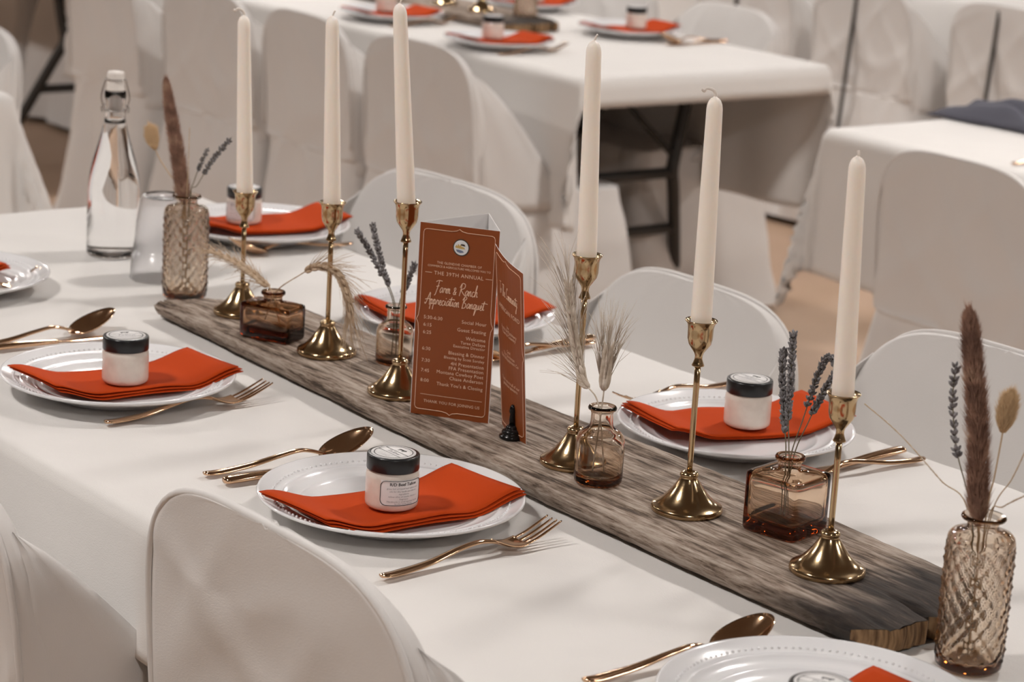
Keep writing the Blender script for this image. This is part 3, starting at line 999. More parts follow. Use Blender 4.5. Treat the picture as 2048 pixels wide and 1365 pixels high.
ca = math.atan2(-1.51, 2.07)     # bearing from the front plate to the camera
jl = jar_proto(ca + 0.48)
j0 = jar_proto()
def jc():
    return copy_tree(j0)
setting(0.0974, -0.2328, 0.0, 'at front centre beside the large fork', jl, (0.0225, -0.016), 0.0, 0.02, (0.017, -0.009))
setting(-0.463, -0.258, 0.0, 'at the left near the long spoon', j0, (0.024, -0.004), math.radians(70), 0.0, (0.007, 0.007))
setting(0.066, 0.307, PI, 'at the right behind the lavender cube bottle', jc(), (0.000, 0.018), 0.1, -0.22 + 0.02, (-0.022, 0.024))
setting(-1.178, 0.40, PI, 'behind the leftmost candlestick', None, (0, 0), 0, -0.1, (-0.02, 0.02))
j4 = jar_proto(ca - 0.25)
j4.location = (-1.205, 0.385, TZ + 0.0195)
tag(j4, 'small balm jar with black lid behind the leftmost candlestick', 'jar', 'balm jars with black lids')
setting(-0.555, 0.332, PI, 'half hidden behind the rust program', jc(), (0.0, 0.018), 0.3, -0.2, (-0.01, 0.01))
setting(0.758, -0.231, 0.0, 'cut off by the bottom edge at right', jc(), (0.072, -0.075), 0.4, 0.0, (0.035, -0.035))
setting(-1.054, -0.21, 0.0, 'cut off by the left edge', jc(), (-0.05, -0.05), 0.4, 0.0, (-0.035, -0.045))
# second table
setting(-2.93, 2.235, 0.0, 'blurred on the second table nearest its corner', jc(), (-0.03, 0.0), 0.4, 0.0)
setting(-3.47, 2.27, 0.0, 'blurred on the second table behind the third candle tip', jc(), (-0.03, 0.0), 0.4, 0.0)
setting(-3.03, 2.77, PI, 'blurred across the second table, near its right chair', jc(), (0.0, 0.02), 0.4, 0.0)
setting(-3.60, 2.86, PI, 'blurred at the top edge beyond the far amber vase', jc(), (0.0, 0.02), 0.4, 0.0)
# right-hand table
o = copy_tree(plate0)
o.location = (-0.98, 2.345, TZ)
tag(o, 'white plate cut off by the right edge on the right-hand table', 'plate', 'white beaded plates')

# ------------------------------------------------------------------ cutlery
def ribbon(path, widths, thick, cross=8, arch=0.0):
    """a bar with elliptical section following path (y,z) with half widths"""
    loops = []
    for (y, z), w, t in zip(path, widths, thick):
        loop = []
        for k in range(cross):
            a = 2 * PI * k / cross
            loop.append((w * math.cos(a), y, z + t * math.sin(a) + arch * (1 - math.cos(a) ** 2)))
        loops.append(loop)
    return loft(loops)

def sp(tab, y):
    if y <= tab[0][0]:
        return tab[0][1]
    pts = smooth_path([(a, b, 0) for a, b in tab], 8)
    for p, q in zip(pts, pts[1:]):
        if p.x <= y <= q.x:
            return p.y + (q.y - p.y) * (y - p.x) / max(1e-9, q.x - p.x)
    return tab[-1][1]

def handle(parent, L, zprof, wprof, tprof):
    ys = [L * i / 40 for i in range(41)]
    mesh('handle', *ribbon([(y, sp(zprof, y)) for y in ys], [sp(wprof, y) for y in ys], [sp(tprof, y) for y in ys], 14), 'rose', parent)

def fork_proto():
    root = empty('dinner_fork')
    handle(root, 0.155, [(0, 0.0045), (0.02, 0.0035), (0.06, 0.006), (0.10, 0.0135), (0.13, 0.0165), (0.155, 0.0120)],
           [(0, 0.0045), (0.004, 0.0065), (0.03, 0.0068), (0.08, 0.0050), (0.12, 0.0038), (0.155, 0.0042)],
           [(0, 0.0020), (0.03, 0.0026), (0.08, 0.0026), (0.155, 0.0022)])
    NY, NX = 16, 12
    def zc(y):
        return sp([(0.150, 0.0125), (0.165, 0.0065), (0.180, 0.0045), (0.200, 0.0085), (0.218, 0.0150), (0.236, 0.0225)], y)
    def hw(y):
        return sp([(0.150, 0.0042), (0.160, 0.0085), (0.170, 0.0122), (0.180, 0.0134), (0.190, 0.0136)], y)
    vs, fs = [], []
    for s in (1, -1):
        for i in range(NY + 1):
            y = 0.150 + 0.040 * i / NY
            for j in range(NX + 1):
                u = -1 + 2 * j / NX
                vs.append((hw(y) * u, y, zc(y) + 0.002 * u * u + s * 0.0010))
    n = (NY + 1) * (NX + 1)
    for i in range(NY):
        for j in range(NX):
            q = (i * (NX + 1) + j, i * (NX + 1) + j + 1, (i + 1) * (NX + 1) + j + 1, (i + 1) * (NX + 1) + j)
            fs.append(q); fs.append(tuple(k + n for k in q[::-1]))
    for i in range(NY):
        for j in (0, NX):
            a = i * (NX + 1) + j; b = a + NX + 1
            fs.append((a, b, b + n, a + n))
    for j in range(NX):
        for i in (0, NY):
            a = i * (NX + 1) + j; b = a + 1
            fs.append((a, a + n, b + n, b))
    head = mesh('head', vs, fs, 'rose', root)
    for k in range(4):
        u = (-1.5 + k) * 0.0073
        ys = [0.188 + 0.048 * i / 12 for i in range(13)]
        v, f = ribbon([(y, zc(y) + 0.002 * (u / 0.0136) ** 2) for y in ys], [0.0021 * (1 - 0.55 * (i / 12) ** 2) for i in range(13)], [0.0011] * 13, 8)
        mesh('tine', [(p[0] + u, p[1], p[2]) for p in v], f, 'rose', head)
    return root

def spoon_proto():
    root = empty('table_spoon')
    handle(root, 0.160, [(0, 0.0045), (0.02, 0.0035), (0.06, 0.006), (0.10, 0.0120), (0.13, 0.0145), (0.160, 0.0060)],
           [(0, 0.0045), (0.004, 0.0068), (0.03, 0.0070), (0.08, 0.0050), (0.12, 0.0038), (0.160, 0.0045)],
           [(0, 0.0020), (0.03, 0.0026), (0.08, 0.0026), (0.160, 0.0022)])
    NA, NR = 40, 10
    vs, fs = [], []
    c = 0.190
    for s in (0, 1):
        for r in range(NR + 1):
            q = r / NR
            for k in range(NA):
                a = 2 * PI * k / NA
                yy = math.sin(a)
                x = 0.0245 * q * math.cos(a) * (1 - 0.12 * yy)
                y = c + 0.0345 * q * yy
                rim = 0.0165 + 0.0135 * (y - c) / 0.0345
                z = rim - 0.0115 * (1 - q ** 2.2) - (0.0010 if s else 0)
                vs.append((x, y, z))
    n = (NR + 1) * NA
    for r in range(NR):
        for k in range(NA):
            k2 = (k + 1) % NA
            q = (r * NA + k, (r + 1) * NA + k, (r + 1) * NA + k2, r * NA + k2)
            fs.append(q); fs.append(tuple(i + n for i in q[::-1]))
    for k in range(NA):
        k2 = (k + 1) % NA
        a, b = NR * NA + k, NR * NA + k2
        fs.append((a, a + n, b + n, b))
    mesh('bowl', vs, fs, 'rose', root)
    return root

def knife_proto():
    root = empty('dinner_knife')
    handle(root, 0.125, [(0, 0.005), (0.06, 0.0055), (0.125, 0.0048)], [(0, 0.005), (0.006, 0.0085), (0.06, 0.0072), (0.125, 0.0052)], [(0, 0.003), (0.01, 0.0042), (0.06, 0.0045), (0.125, 0.003)])
    ys = [0.120 + 0.115 * i / 20 for i in range(21)]
    wt = [0.0052 + 0.0055 * sstep(0, 0.25, i / 20) - 0.0085 * sstep(0.75, 1.0, i / 20) for i in range(21)]
    v, f = ribbon([(y, 0.0045) for y in ys], wt, [0.0013] * 21, 10)
    mesh('blade', v, f, 'rose', root)
    return root
CUT = {'fork': fork_proto(), 'spoon': spoon_proto(), 'knife': knife_proto()}
ufirst = {'fork': True, 'spoon': True, 'knife': True}
def cutlery(kind, x, y, deg, label):
    o = CUT[kind] if ufirst[kind] else copy_tree(CUT[kind])
    ufirst[kind] = False
    o.location = (x, y, TZ)
    o.rotation_euler = (0, 0, math.radians(deg))
    tag(o, label, kind, 'rose gold %ss' % kind if kind != 'knife' else 'rose gold knives')
cutlery('fork', 0.266, -0.362, 4, 'rose gold fork at front centre, right of the labelled jar plate')
cutlery('spoon', -0.108, -0.345, -1, 'rose gold spoon left of the front centre plate')
cutlery('knife', -0.074, -0.340, -3, 'rose gold knife half hidden under the front centre plate rim')
cutlery('fork', -0.337, -0.345, 3, 'rose gold fork in front of the left plate')
cutlery('spoon', -0.722, -0.335, 5, 'rose gold spoon behind the left plate')
cutlery('knife', -0.705, -0.345, -4, 'rose gold knife lying beside the spoon at far left')
cutlery('fork', -0.952, -0.300, 17, 'rose gold fork at the left edge beside the cut-off plate')
cutlery('spoon', 0.584, -0.358, -2, 'rose gold spoon at the bottom edge, lower right')
cutlery('knife', 0.199, 0.466, 186, 'rose gold knife behind the lavender cube bottle, handle to the right')
cutlery('spoon', 0.237, 0.462, 176, 'rose gold spoon behind the rightmost candlestick, handle to the right')
cutlery('fork', -0.135, 0.494, 188, 'rose gold fork mostly hidden behind the right plate')
cutlery('spoon', -1.058, 0.500, 176, 'rose gold spoon behind the second candlestick stem')
cutlery('knife', -0.405, 0.470, 189, 'rose gold knife right of the rust program')
cutlery('spoon', -0.385, 0.455, 182, 'rose gold spoon right of the rust program beside the knife')
cutlery('fork', -2.80, 2.135, 4, 'blurred gold fork on the second table nearest the corner')
cutlery('fork', -3.33, 2.17, 4, 'blurred gold fork on the second table between two near plates')
cutlery('spoon', -2.865, 2.965, 180, 'blurred gold spoon at the far edge of the second table')
cutlery('knife', -2.835, 2.955, 184, 'blurred gold knife at the far edge of the second table')
cutlery('spoon', -1.17, 2.235, 8, 'blurred gold spoon on the right-hand table')
cutlery('fork', -0.84, 2.23, -4, 'blurred gold fork at the right edge of the right-hand table')

# ------------------------------------------------------------------ bottles and vases
def shell(outer, inner, n=64, sup=None, disp=None):
    """closed glass body: outer profile upwards, inner profile downwards; sup(z) gives section squareness"""
    loops = []
    for side, prof in ((0, outer), (1, inner[::-1])):
        for (r, z) in prof:
            loop = []
            for i in range(n):
                a = 2 * PI * i / n
                rx = ry = r
                c, s_ = math.cos(a), math.sin(a)
                if sup is not None:
                    q = sup(r, z)
                    if q is not None:
                        rx, ry, e = q
                        c, s_ = math.copysign(abs(c) ** (2 / e), c), math.copysign(abs(s_) ** (2 / e), s_)
                d = disp(a, z, side) if disp else 0.0
                loop.append(((rx + d) * c, (ry + d) * s_, z))
            loops.append(loop)
    return loft(loops)

def ribbed_vase(x, y, z, label):
    root = empty('ribbed_vase', (x, y, z), 0.2, label, 'vase', 'diamond-cut amber vases')
    zs = [0.008 + 0.118 * i / 90 for i in range(91)]
    outer = [(0.026, 0.0), (0.0300, 0.0006), (0.0318, 0.003)] + [(0.0322, q) for q in zs] + [(0.0312, 0.1305), (0.0285, 0.1335), (0.022, 0.1352), (0.0165, 0.1368), (0.0152, 0.139), (0.0150, 0.1435), (0.0165, 0.1458), (0.0205, 0.1472), (0.0215, 0.1488), (0.0208, 0.1505), (0.019, 0.1512)]
    inner = [(0.004, 0.0075), (0.024, 0.0075), (0.0278, 0.011), (0.0285, 0.016), (0.0285, 0.125), (0.0265, 0.130), (0.019, 0.1325), (0.0135, 0.1355), (0.0128, 0.140), (0.0132, 0.1465), (0.0172, 0.1508)]
    def dsp(a, zz, side):
        if side or zz < 0.0079 or zz > 0.1262:
            return 0.0
        k = sstep(0.008, 0.013, zz) * (1 - sstep(0.121, 0.126, zz))
        return 0.0017 * k * (1 - abs(math.sin(7 * a + 150 * zz)) ** 0.7 + 1 - abs(math.sin(7 * a - 150 * zz)) ** 0.7 - 0.55)
    mesh('glass', *shell(outer, inner, 168, None, dsp), 'amber', root)
    return root
ribbed_vase(0.730, -0.003, TZ, 'amber diamond-cut glass vase at the right edge holding a brown plume')
lv = ribbed_vase(-0.868, 0.076, TZ, 'amber diamond-cut glass vase at the left end of the board')
fv = copy_tree(lv); fv.location = (-3.25, 2.57, TZ)
tag(fv, 'blurred amber vase standing on the second table', 'vase', 'diamond-cut amber vases')

def round_bottle(x, y, z, k, kz, label, m):
    root = empty('bud_bottle', (x, y, z), 0, label, 'bottle', 'amber bud bottles on the board')
    outer = [(0.018, 0.0), (0.0245, 0.0006), (0.0268, 0.003), (0.0274, 0.007), (0.0275, 0.046), (0.0268, 0.0515), (0.0245, 0.0565), (0.0205, 0.0605), (0.0160, 0.0635), (0.0133, 0.067), (0.0125, 0.071), (0.0124, 0.081), (0.0135, 0.0835), (0.0158, 0.0848), (0.0162, 0.0868), (0.0152, 0.0885), (0.0138, 0.0890)]
    inner = [(0.004, 0.0075), (0.019, 0.0075), (0.0232, 0.010), (0.0243, 0.015), (0.0245, 0.046), (0.0235, 0.051), (0.0205, 0.0555), (0.0150, 0.060), (0.0112, 0.0655), (0.0100, 0.071), (0.0100, 0.082), (0.0120, 0.0885)]
    sc = lambda p: [(r * k, q * kz) for r, q in p]
    mesh('glass', *shell(sc(outer), sc(inner), 72), m, root)
    return root
round_bottle(0.1875, -0.0159, BT, 1.0, 1.0, 'round amber bottle with two wheat ears beside the tallest candlestick', 'amber_mid')
round_bottle(-0.336, 0.0741, BT, 0.88, 0.86, 'small round amber bottle with lavender left of the program', 'amber_mid')

def square_bottle(x, y, z, rz, hx, hy, hb, hr, label, m, ew=7):
    root = empty('square_bottle', (x, y, z), rz, label, 'bottle', 'amber bud bottles on the board')
    sx = lambda k, q: ('s', k, q)
    body_o = [(0.80, 0.0), (0.95, 0.0008), (0.992, 0.0035), (1.0, 0.008), (1.0, hb - 0.005), (0.985, hb - 0.0015), (0.93, hb), (0.75, hb + 0.0012), (0.55, hb + 0.0018)]
    body_i = [(0.05, 0.013), (0.60, 0.0125), (0.80, 0.014), (0.865, 0.019), (0.87, hb - 0.011), (0.84, hb - 0.006), (0.70, hb - 0.004), (0.5, hb - 0.003)]
    rn = 0.0128
    neck_o = [(rn, hb + 0.0035), (rn - 0.0006, hb + 0.007), (rn - 0.0004, hr - 0.008), (rn + 0.001, hr - 0.0055), (rn + 0.0032, hr - 0.004), (rn + 0.0036, hr - 0.002), (rn + 0.0025, hr)]
    neck_i = [(rn - 0.002, hb - 0.001), (rn - 0.003, hb + 0.004), (rn - 0.003, hr - 0.005), (rn - 0.0005, hr)]
    allp = [(k, q, 1) for k, q in body_o] + [(r, q, 0) for r, q in neck_o] + [(r, q, 0) for r, q in neck_i[::-1]] + [(k, q, 1) for k, q in body_i[::-1]]
    n = 96
    loops = []
    for k, q, sq in allp:
        loop = []
        for i in range(n):
            a = 2 * PI * i / n
            c, s_ = math.cos(a), math.sin(a)
            if sq:
                e = ew if k > 0.7 else 3.0
                loop.append((hx * k * math.copysign(abs(c) ** (2 / e), c), hy * k * math.copysign(abs(s_) ** (2 / e), s_), q))
            else:
                loop.append((k * c, k * s_, q))
        loops.append(loop)
    mesh('glass', *loft(loops), m, root)
    return root
square_bottle(0.412, 0.056, BT, math.radians(11), 0.0345, 0.0345, 0.0655, 0.0835, 'cube shaped amber bottle holding four lavender sprigs', 'amber_mid', 9)
square_bottle(-0.511, -0.001, BT, math.radians(23.5), 0.0395, 0.0235, 0.0475, 0.064, 'low dark amber rectangular bottle holding two bent wheat ears', 'amber_dark', 9)

# swing-top water bottle
wb = empty('glass_bottle', (-1.149, 0.1123, TZ), 0, 'clear swing-top glass bottle full of water at the left', 'bottle')
outer = [(0.026, 0.0), (0.0370, 0.0008), (0.0400, 0.004), (0.0405, 0.010), (0.0405, 0.095), (0.0398, 0.112), (0.0375, 0.130), (0.0335, 0.148), (0.0285, 0.166), (0.0235, 0.183), (0.0190, 0.200), (0.0160, 0.216), (0.0150, 0.228), (0.0150, 0.244), (0.0165, 0.247), (0.0170, 0.252), (0.0160, 0.257), (0.0150, 0.258)]
winner = [(0.003, 0.013), (0.030, 0.011), (0.0360, 0.014), (0.0375, 0.020), (0.0375, 0.095), (0.0366, 0.113), (0.0343, 0.131), (0.0303, 0.149), (0.0253, 0.167), (0.0205, 0.184), (0.0160, 0.201), (0.0130, 0.217), (0.0120, 0.230), (0.0120, 0.2575)]
inner = [(0.003, 0.2085), (0.0140, 0.2085), (0.0130, 0.217), (0.0120, 0.230), (0.0120, 0.2575)]
mesh('glass', *shell(outer, inner, 72), 'glass', wb)
wat = [(r, q) for r, q in winner if q < 0.205] + [(0.0146, 0.2075), (0.003, 0.2078)]
mesh('water', *lathe(wat, 72), 'water', wb)
mesh('stopper', *lathe([(0.008, 0.228), (0.0100, 0.230), (0.0110, 0.2565), (0.0140, 0.258), (0.0146, 0.260), (0.0140, 0.262), (0.0132, 0.264), (0.0130, 0.284), (0.0122, 0.2872), (0.004, 0.288)], 40), 'stopper', wb)
g = Geo()
for sg in (-1, 1):
    dx, dy = 0.79 * sg, 0.61 * -sg * -1
    ux, uy = _R.x * sg, _R.y * sg
    g.add(*tube(smooth_path([(ux * 0.0150, uy * 0.0150, 0.276), (ux * 0.0165, uy * 0.0165, 0.270), (ux * 0.0205, uy * 0.0205, 0.256), (ux * 0.0215, uy * 0.0215, 0.244), (ux * 0.0170, uy * 0.0170, 0.228), (ux * 0.0155, uy * 0.0155, 0.224)], 4), 0.0011, 6))
    g.add(*tube(smooth_path([(ux * 0.016, uy * 0.016, 0.236), (ux * 0.021, uy * 0.021, 0.232), (ux * 0.020, uy * 0.020, 0.224)], 4), 0.0011, 6))
ring = [(0.0158 * math.cos(2 * PI * i / 32), 0.0158 * math.sin(2 * PI * i / 32), 0.228) for i in range(33)]
g.add(*tube(ring, 0.0011, 6))
ring = [(0.0150 * math.cos(2 * PI * i / 32), 0.0150 * math.sin(2 * PI * i / 32), 0.276) for i in range(33)]
g.add(*tube(ring, 0.0009, 6))
mesh('wire_clamp', g.v, g.f, 'wire', wb)

# upturned plastic cups
cupt = empty('plastic_cup', (-0.985, 0.105, TZ), 0, 'clear plastic cups stacked upside down between bottle and left vase', 'cup')
co = [(0.0475, 0.0), (0.0480, 0.001), (0.0470, 0.003), (0.0455, 0.040), (0.0440, 0.0405), (0.0415, 0.060), (0.0395, 0.085)]
for i in range(6):
    q = 0.088 + i * 0.0055
    co += [(0.0390 - i * 0.0009, q), (0.0383 - i * 0.0009, q + 0.0027)]
co += [(0.0325, 0.123), (0.0315, 0.126), (0.0295, 0.127), (0.0285, 0.124)]
ci = [(r - 0.0009, max(0.0, q - 0.0006)) for r, q in co]
vs, fs = loft([[(r * math.cos(2 * PI * i / 64), r * math.sin(2 * PI * i / 64), q) for i in range(64)] for r, q in ci[::-1] + co])
mesh('outer_cup', vs, fs, 'plastic', cupt)

# ------------------------------------------------------------------ dried stems
rnd = random.Random(7)
def along(path, t):
    k = t * (len(path) - 1)
    i = min(int(k), len(path) - 2)
    f = k - i
    p = path[i].lerp(path[i + 1], f)
    d = (path[i + 1] - path[i]).normalized()
    return p, d

def frame(d):
    u = d.orthogonal().normalized()
    return u, d.cross(u)

def hairs(g, path, t0, t1, rad, count, length, lean, width=0.0004, seed=1):
    r_ = random.Random(seed)
    for _ in range(count):
        t = t0 + (t1 - t0) * r_.random()
        p, d = along(path, t)
        u, w = frame(d)
        a = r_.uniform(0, 2 * PI)
        o = u * math.cos(a) + w * math.sin(a)
        tt = (t - t0) / (t1 - t0)
        rr = rad(tt)
        L = length * r_.uniform(0.6, 1.25) * (1 - 0.72 * tt ** 4)
        b = p + o * rr * 0.45
        tip = b + (o * (1 - lean) + d * lean).normalized() * L + Vector((r_.uniform(-1, 1), r_.uniform(-1, 1), r_.uniform(-1, 1))) * L * 0.15
        s = o.cross(d).normalized() * width
        g.add([b - s, b + s, tip, b + o * width], [(0, 1, 2), (1, 3, 2), (3, 0, 2)])

def plume(base, pts, label, rmax, m, tcore, name, cat, hl=0.010, n=2600, stemr=0.0011, seed=1, group='dried stems'):
    root = empty(name, pts[0], 0, label, cat, group)
    o = Vector(pts[0])
    P = smooth_path([Vector(p) - o for p in pts], 10)
    mesh('stem', *tube(P, stemr, 6), 'straw', root)
    def rad(tt):
        if name == 'bunny_tail_grass':
            return rmax * max(0.0, math.sin(PI * min(1.0, 0.06 + 0.94 * tt) ** 0.85)) ** 0.6
        return rmax * (min(1.0, tt / 0.10) ** 0.6) * (1 - 0.42 * max(0, (tt - 0.4) / 0.6) ** 1.6) * math.sqrt(max(0.0, 1 - tt ** 12))
    g = Geo()
    K = 40
    core = [along(P, tcore + (1 - tcore) * i / K)[0] for i in range(K + 1)]
    rr = [max(0.0006, rad(i / K) * (0.42 + 0.2 * fbm(i * 0.9, seed))) for i in range(K + 1)]
    g.add(*tube(core, rr, 10))
    hairs(g, P, tcore, 0.995, rad, n, hl, 0.68, 0.0005, seed)
    hairs(g, P, 0.95, 0.995, lambda t: 0.002, 90, hl * 0.9, 0.85, 0.0004, seed + 1)
    h = mesh('plume', g.v, g.f, m, root)
    h['kind'] = 'stuff'
    return root

def lavender(pts, label, n_whorl, t0, seed=1, size=1.0, gap=0.0):
    root = empty('lavender_sprig', pts[0], 0, label, 'lavender', 'dried lavender sprigs')
    o = Vector(pts[0])
    P = smooth_path([Vector(p) - o for p in pts], 8)
    mesh('stem', *tube(P, 0.0007, 5), 'lavstem', root)
    r_ = random.Random(seed)
    g = Geo()
    n_whorl = int(n_whorl * 1.45)
    for k in range(n_whorl):
        t = t0 + (1 - t0) * (k + 0.2 * r_.random()) / n_whorl
        if gap and k in (1, 3):
            continue
        p, d = along(P, min(t, 0.995))
        u, w = frame(d)
        m_ = 6 if k < n_whorl - 2 else 4
        for q in range(m_):
            a = 2 * PI * q / m_ + r_.uniform(-0.4, 0.4)
            out = u * math.cos(a) + w * math.sin(a)
            ax = (d * 0.85 + out * r_.uniform(0.35, 0.8)).normalized()
            L = size * r_.uniform(0.0048, 0.0068)
            b = p + out * 0.0009 + d * r_.uniform(-0.0015, 0.0015)
            pp = [b, b + ax * L * 0.3, b + ax * L * 0.65, b + ax * L]
            g.add(*tube(pp, [0.0006 * size, 0.0014 * size, 0.0016 * size, 0.0006 * size], 5))
            if r_.random() < 0.35:
                tip = b + ax * L * 1.25 + out * 0.0015
                s = out.cross(ax).normalized() * 0.0007
                g.add([b + ax * L * 0.7 - s, b + ax * L * 0.7 + s, tip], [(0, 1, 2)])
    f = mesh('flower_spike', g.v, g.f, 'lavender', root)
    f['kind'] = 'stuff'
    return root

def wheat(pts, label, t0, m='wheat', seed=1, awn=0.045, nk=15, size=1.0):
    root = empty('wheat_ear', pts[0], 0, label, 'wheat', 'dried wheat ears')
    o = Vector(pts[0])
    P = smooth_path([Vector(p) - o for p in pts], 10)
    mesh('stem', *tube(P, 0.0009, 6), m, root)
    r_ = random.Random(seed)
    g = Geo(); h = Geo()
    side = Vector((_R.x, _R.y, 0))
    for k in range(nk):
        t = t0 + (1 - t0) * k / nk
        p, d = along(P, min(t, 0.99))
        s0 = (side - d * side.dot(d)).normalized()
        s1 = d.cross(s0)
        for q in (-1, 1, 0):
            out = (s0 * q + s1 * (0.25 if q else (1 if k % 2 else -1))).normalized()
            ax = (d + out * 0.32).normalized()
            L = 0.0105 * size
            b = p + out * 0.0012
            pp = [b, b + ax * L * 0.3, b + ax * L * 0.7, b + ax * L]
            sc = 0.55 + 0.45 * math.sin(PI * min(1, 0.25 + k / nk * 0.85))
            g.add(*tube(pp, [0.0007 * size, 0.0021 * size * sc, 0.0018 * size * sc, 0.0005], 6))
            e = b + ax * L
            for _ in range(2 if q else 3):
                Lw = awn * r_.uniform(0.6, 1.1)
                bend = Vector((r_.uniform(-1, 1), r_.uniform(-1, 1), r_.uniform(-1, 1))) * 0.12
                dd = (d + out * r_.uniform(0.1, 0.42) + bend).normalized()
                mid = e + dd * Lw * 0.5
                tip = e + (dd + bend * 0.9 + Vector((0, 0, -0.08))).normalized() * Lw
                h.add(*tube([e, mid, tip], [0.00036, 0.00028, 0.00012], 3))
    mesh('kernels', g.v, g.f, m, root)['kind'] = 'stuff'
    mesh('awns', h.v, h.f, m, root)['kind'] = 'stuff'
    return root

# right vase
RV = (0.730, -0.003)
plume(None, [(0.731, -0.003, TZ + 0.010), (0.727, -0.003, TZ + 0.11), (0.722, -0.003, TZ + 0.155), (0.710, -0.003, TZ + 0.234), (0.694, -0.003, TZ + 0.303), (0.685, -0.003, TZ + 0.338)],
      'tall brown foxtail plume in the vase at the right edge', 0.0150, 'plume', 0.33, 'foxtail_plume', 'dried grass', 0.015, 6000, 0.0014, 3)
plume(None, [(0.728, 0.004, TZ + 0.012), (0.728, 0.002, TZ + 0.146), (0.737, -0.003, TZ + 0.190), (0.7415, -0.005, TZ + 0.222), (0.7455, -0.007, TZ + 0.250), (0.750, -0.008, TZ + 0.275)],
      'tan bunny tail grass right of the brown plume', 0.0120, 'bunny', 0.70, 'bunny_tail_grass', 'dried grass', 0.013, 2200, 0.0008, 5)
lavender([(0.734, -0.010, TZ + 0.012), (0.721, -0.008, TZ + 0.146), (0.706, -0.006, TZ + 0.174), (0.689, -0.004, TZ + 0.204), (0.677, -0.003, TZ + 0.248), (0.676, -0.003, TZ + 0.283)],
         'thin lavender sprig left of the brown plume in the right vase', 9, 0.56, 11, 1.0)
def wisp(pts, label, seed, fr=0.45, name='grass_wisp'):
    root = empty(name, pts[0], 0, label, 'dried grass', 'thin dried grass wisps')
    o = Vector(pts[0])
    P = smooth_path([Vector(p) - o for p in pts], 8)
    mesh('stem', *tube(P, 0.0006, 5), 'straw', root)
    g = Geo()
    hairs(g, P, fr, 0.99, lambda t: 0.0006, 130, 0.006, 0.9, 0.0003, seed)
    mesh('seed_head', g.v, g.f, 'wheat_pale', root)['kind'] = 'stuff'
wisp([(0.740, -0.006, TZ + 0.012), (0.712, -0.004, TZ + 0.146), (0.672, -0.003, TZ + 0.169), (0.615, -0.003, TZ + 0.199), (0.565, -0.003, TZ + 0.217)], 'thin grass wisp leaning left from the right vase', 21)
wisp([(0.722, 0.004, TZ + 0.012), (0.733, 0.000, TZ + 0.146), (0.750, -0.001, TZ + 0.165), (0.785, -0.002, TZ + 0.190)], 'thin grass wisp leaning out of the picture from the right vase', 22, 0.6)
wisp([(0.725, 0.008, TZ + 0.012), (0.732, 0.004, TZ + 0.146), (0.755, 0.002, TZ + 0.195), (0.775, 0.000, TZ + 0.245)], 'thin upright grass wisp beside the bunny tail', 23, 0.6)

# left vase
plume(None, [(-0.872, 0.078, TZ + 0.012), (-0.876, 0.078, TZ + 0.11), (-0.884, 0.078, TZ + 0.150), (-0.901, 0.078, TZ + 0.204), (-0.923, 0.078, TZ + 0.259), (-0.939, 0.078, TZ + 0.308)],
      'tall brown foxtail plume in the left vase', 0.0140, 'plume', 0.30, 'foxtail_plume', 'dried grass', 0.015, 5400, 0.0014, 13)
plume(None, [(-0.868, 0.074, TZ + 0.012), (-0.880, 0.074, TZ + 0.148), (-0.915, 0.074, TZ + 0.172), (-0.948, 0.074, TZ + 0.192), (-0.965, 0.074, TZ + 0.212), (-0.974, 0.074, TZ + 0.232)],
      'tan bunny tail grass left of the plume in the left vase', 0.0125, 'bunny', 0.70, 'bunny_tail_grass', 'dried grass', 0.014, 2000, 0.0008, 15)
lavender([(-0.874, 0.080, TZ + 0.012), (-0.868, 0.080, TZ + 0.146), (-0.843, 0.078, TZ + 0.170), (-0.804, 0.078, TZ + 0.213), (-0.759, 0.078, TZ + 0.250)], 'lavender sprig arching right from the left vase', 7, 0.62, 31, 1.1)
lavender([(-0.876, 0.082, TZ + 0.012), (-0.868, 0.082, TZ + 0.146), (-0.857, 0.080, TZ + 0.171), (-0.840, 0.080, TZ + 0.200), (-0.821, 0.080, TZ + 0.225)], 'shorter lavender sprig beside the plume in the left vase', 6, 0.66, 32, 0.8)
wisp([(-0.866, 0.072, TZ + 0.012), (-0.869, 0.076, TZ + 0.146), (-0.870, 0.078, TZ + 0.194), (-0.869, 0.078, TZ + 0.249)], 'thin upright grass wisp in the left vase', 24, 0.6)

# cube bottle lavender (four)
cb = (0.412, 0.056)
for i, (pts, lab, nw, t0) in enumerate([
    ([(0.415, 0.060, BT + 0.014), (0.409, 0.057, BT + 0.080), (0.402, 0.057, BT + 0.13), (0.400, 0.058, BT + 0.17), (0.398, 0.058, BT + 0.213)], 'tallest lavender sprig in the cube bottle', 16, 0.44),
    ([(0.410, 0.052, BT + 0.014), (0.406, 0.055, BT + 0.080), (0.398, 0.056, BT + 0.12), (0.388, 0.058, BT + 0.16), (0.386, 0.058, BT + 0.192)], 'thick lavender sprig leaning left in the cube bottle', 17, 0.40),
    ([(0.408, 0.058, BT + 0.014), (0.412, 0.056, BT + 0.080), (0.424, 0.057, BT + 0.125), (0.438, 0.058, BT + 0.175), (0.450, 0.058, BT + 0.198), (0.462, 0.058, BT + 0.196)], 'lavender sprig bent over to the right in the cube bottle', 15, 0.46),
    ([(0.414, 0.054, BT + 0.014), (0.415, 0.057, BT + 0.080), (0.430, 0.060, BT + 0.125), (0.448, 0.062, BT + 0.165), (0.462, 0.064, BT + 0.190)], 'lavender sprig leaning behind the last candle from the cube bottle', 12, 0.55)]):
    lavender(pts, lab, nw, t0, 40 + i, 1.0)
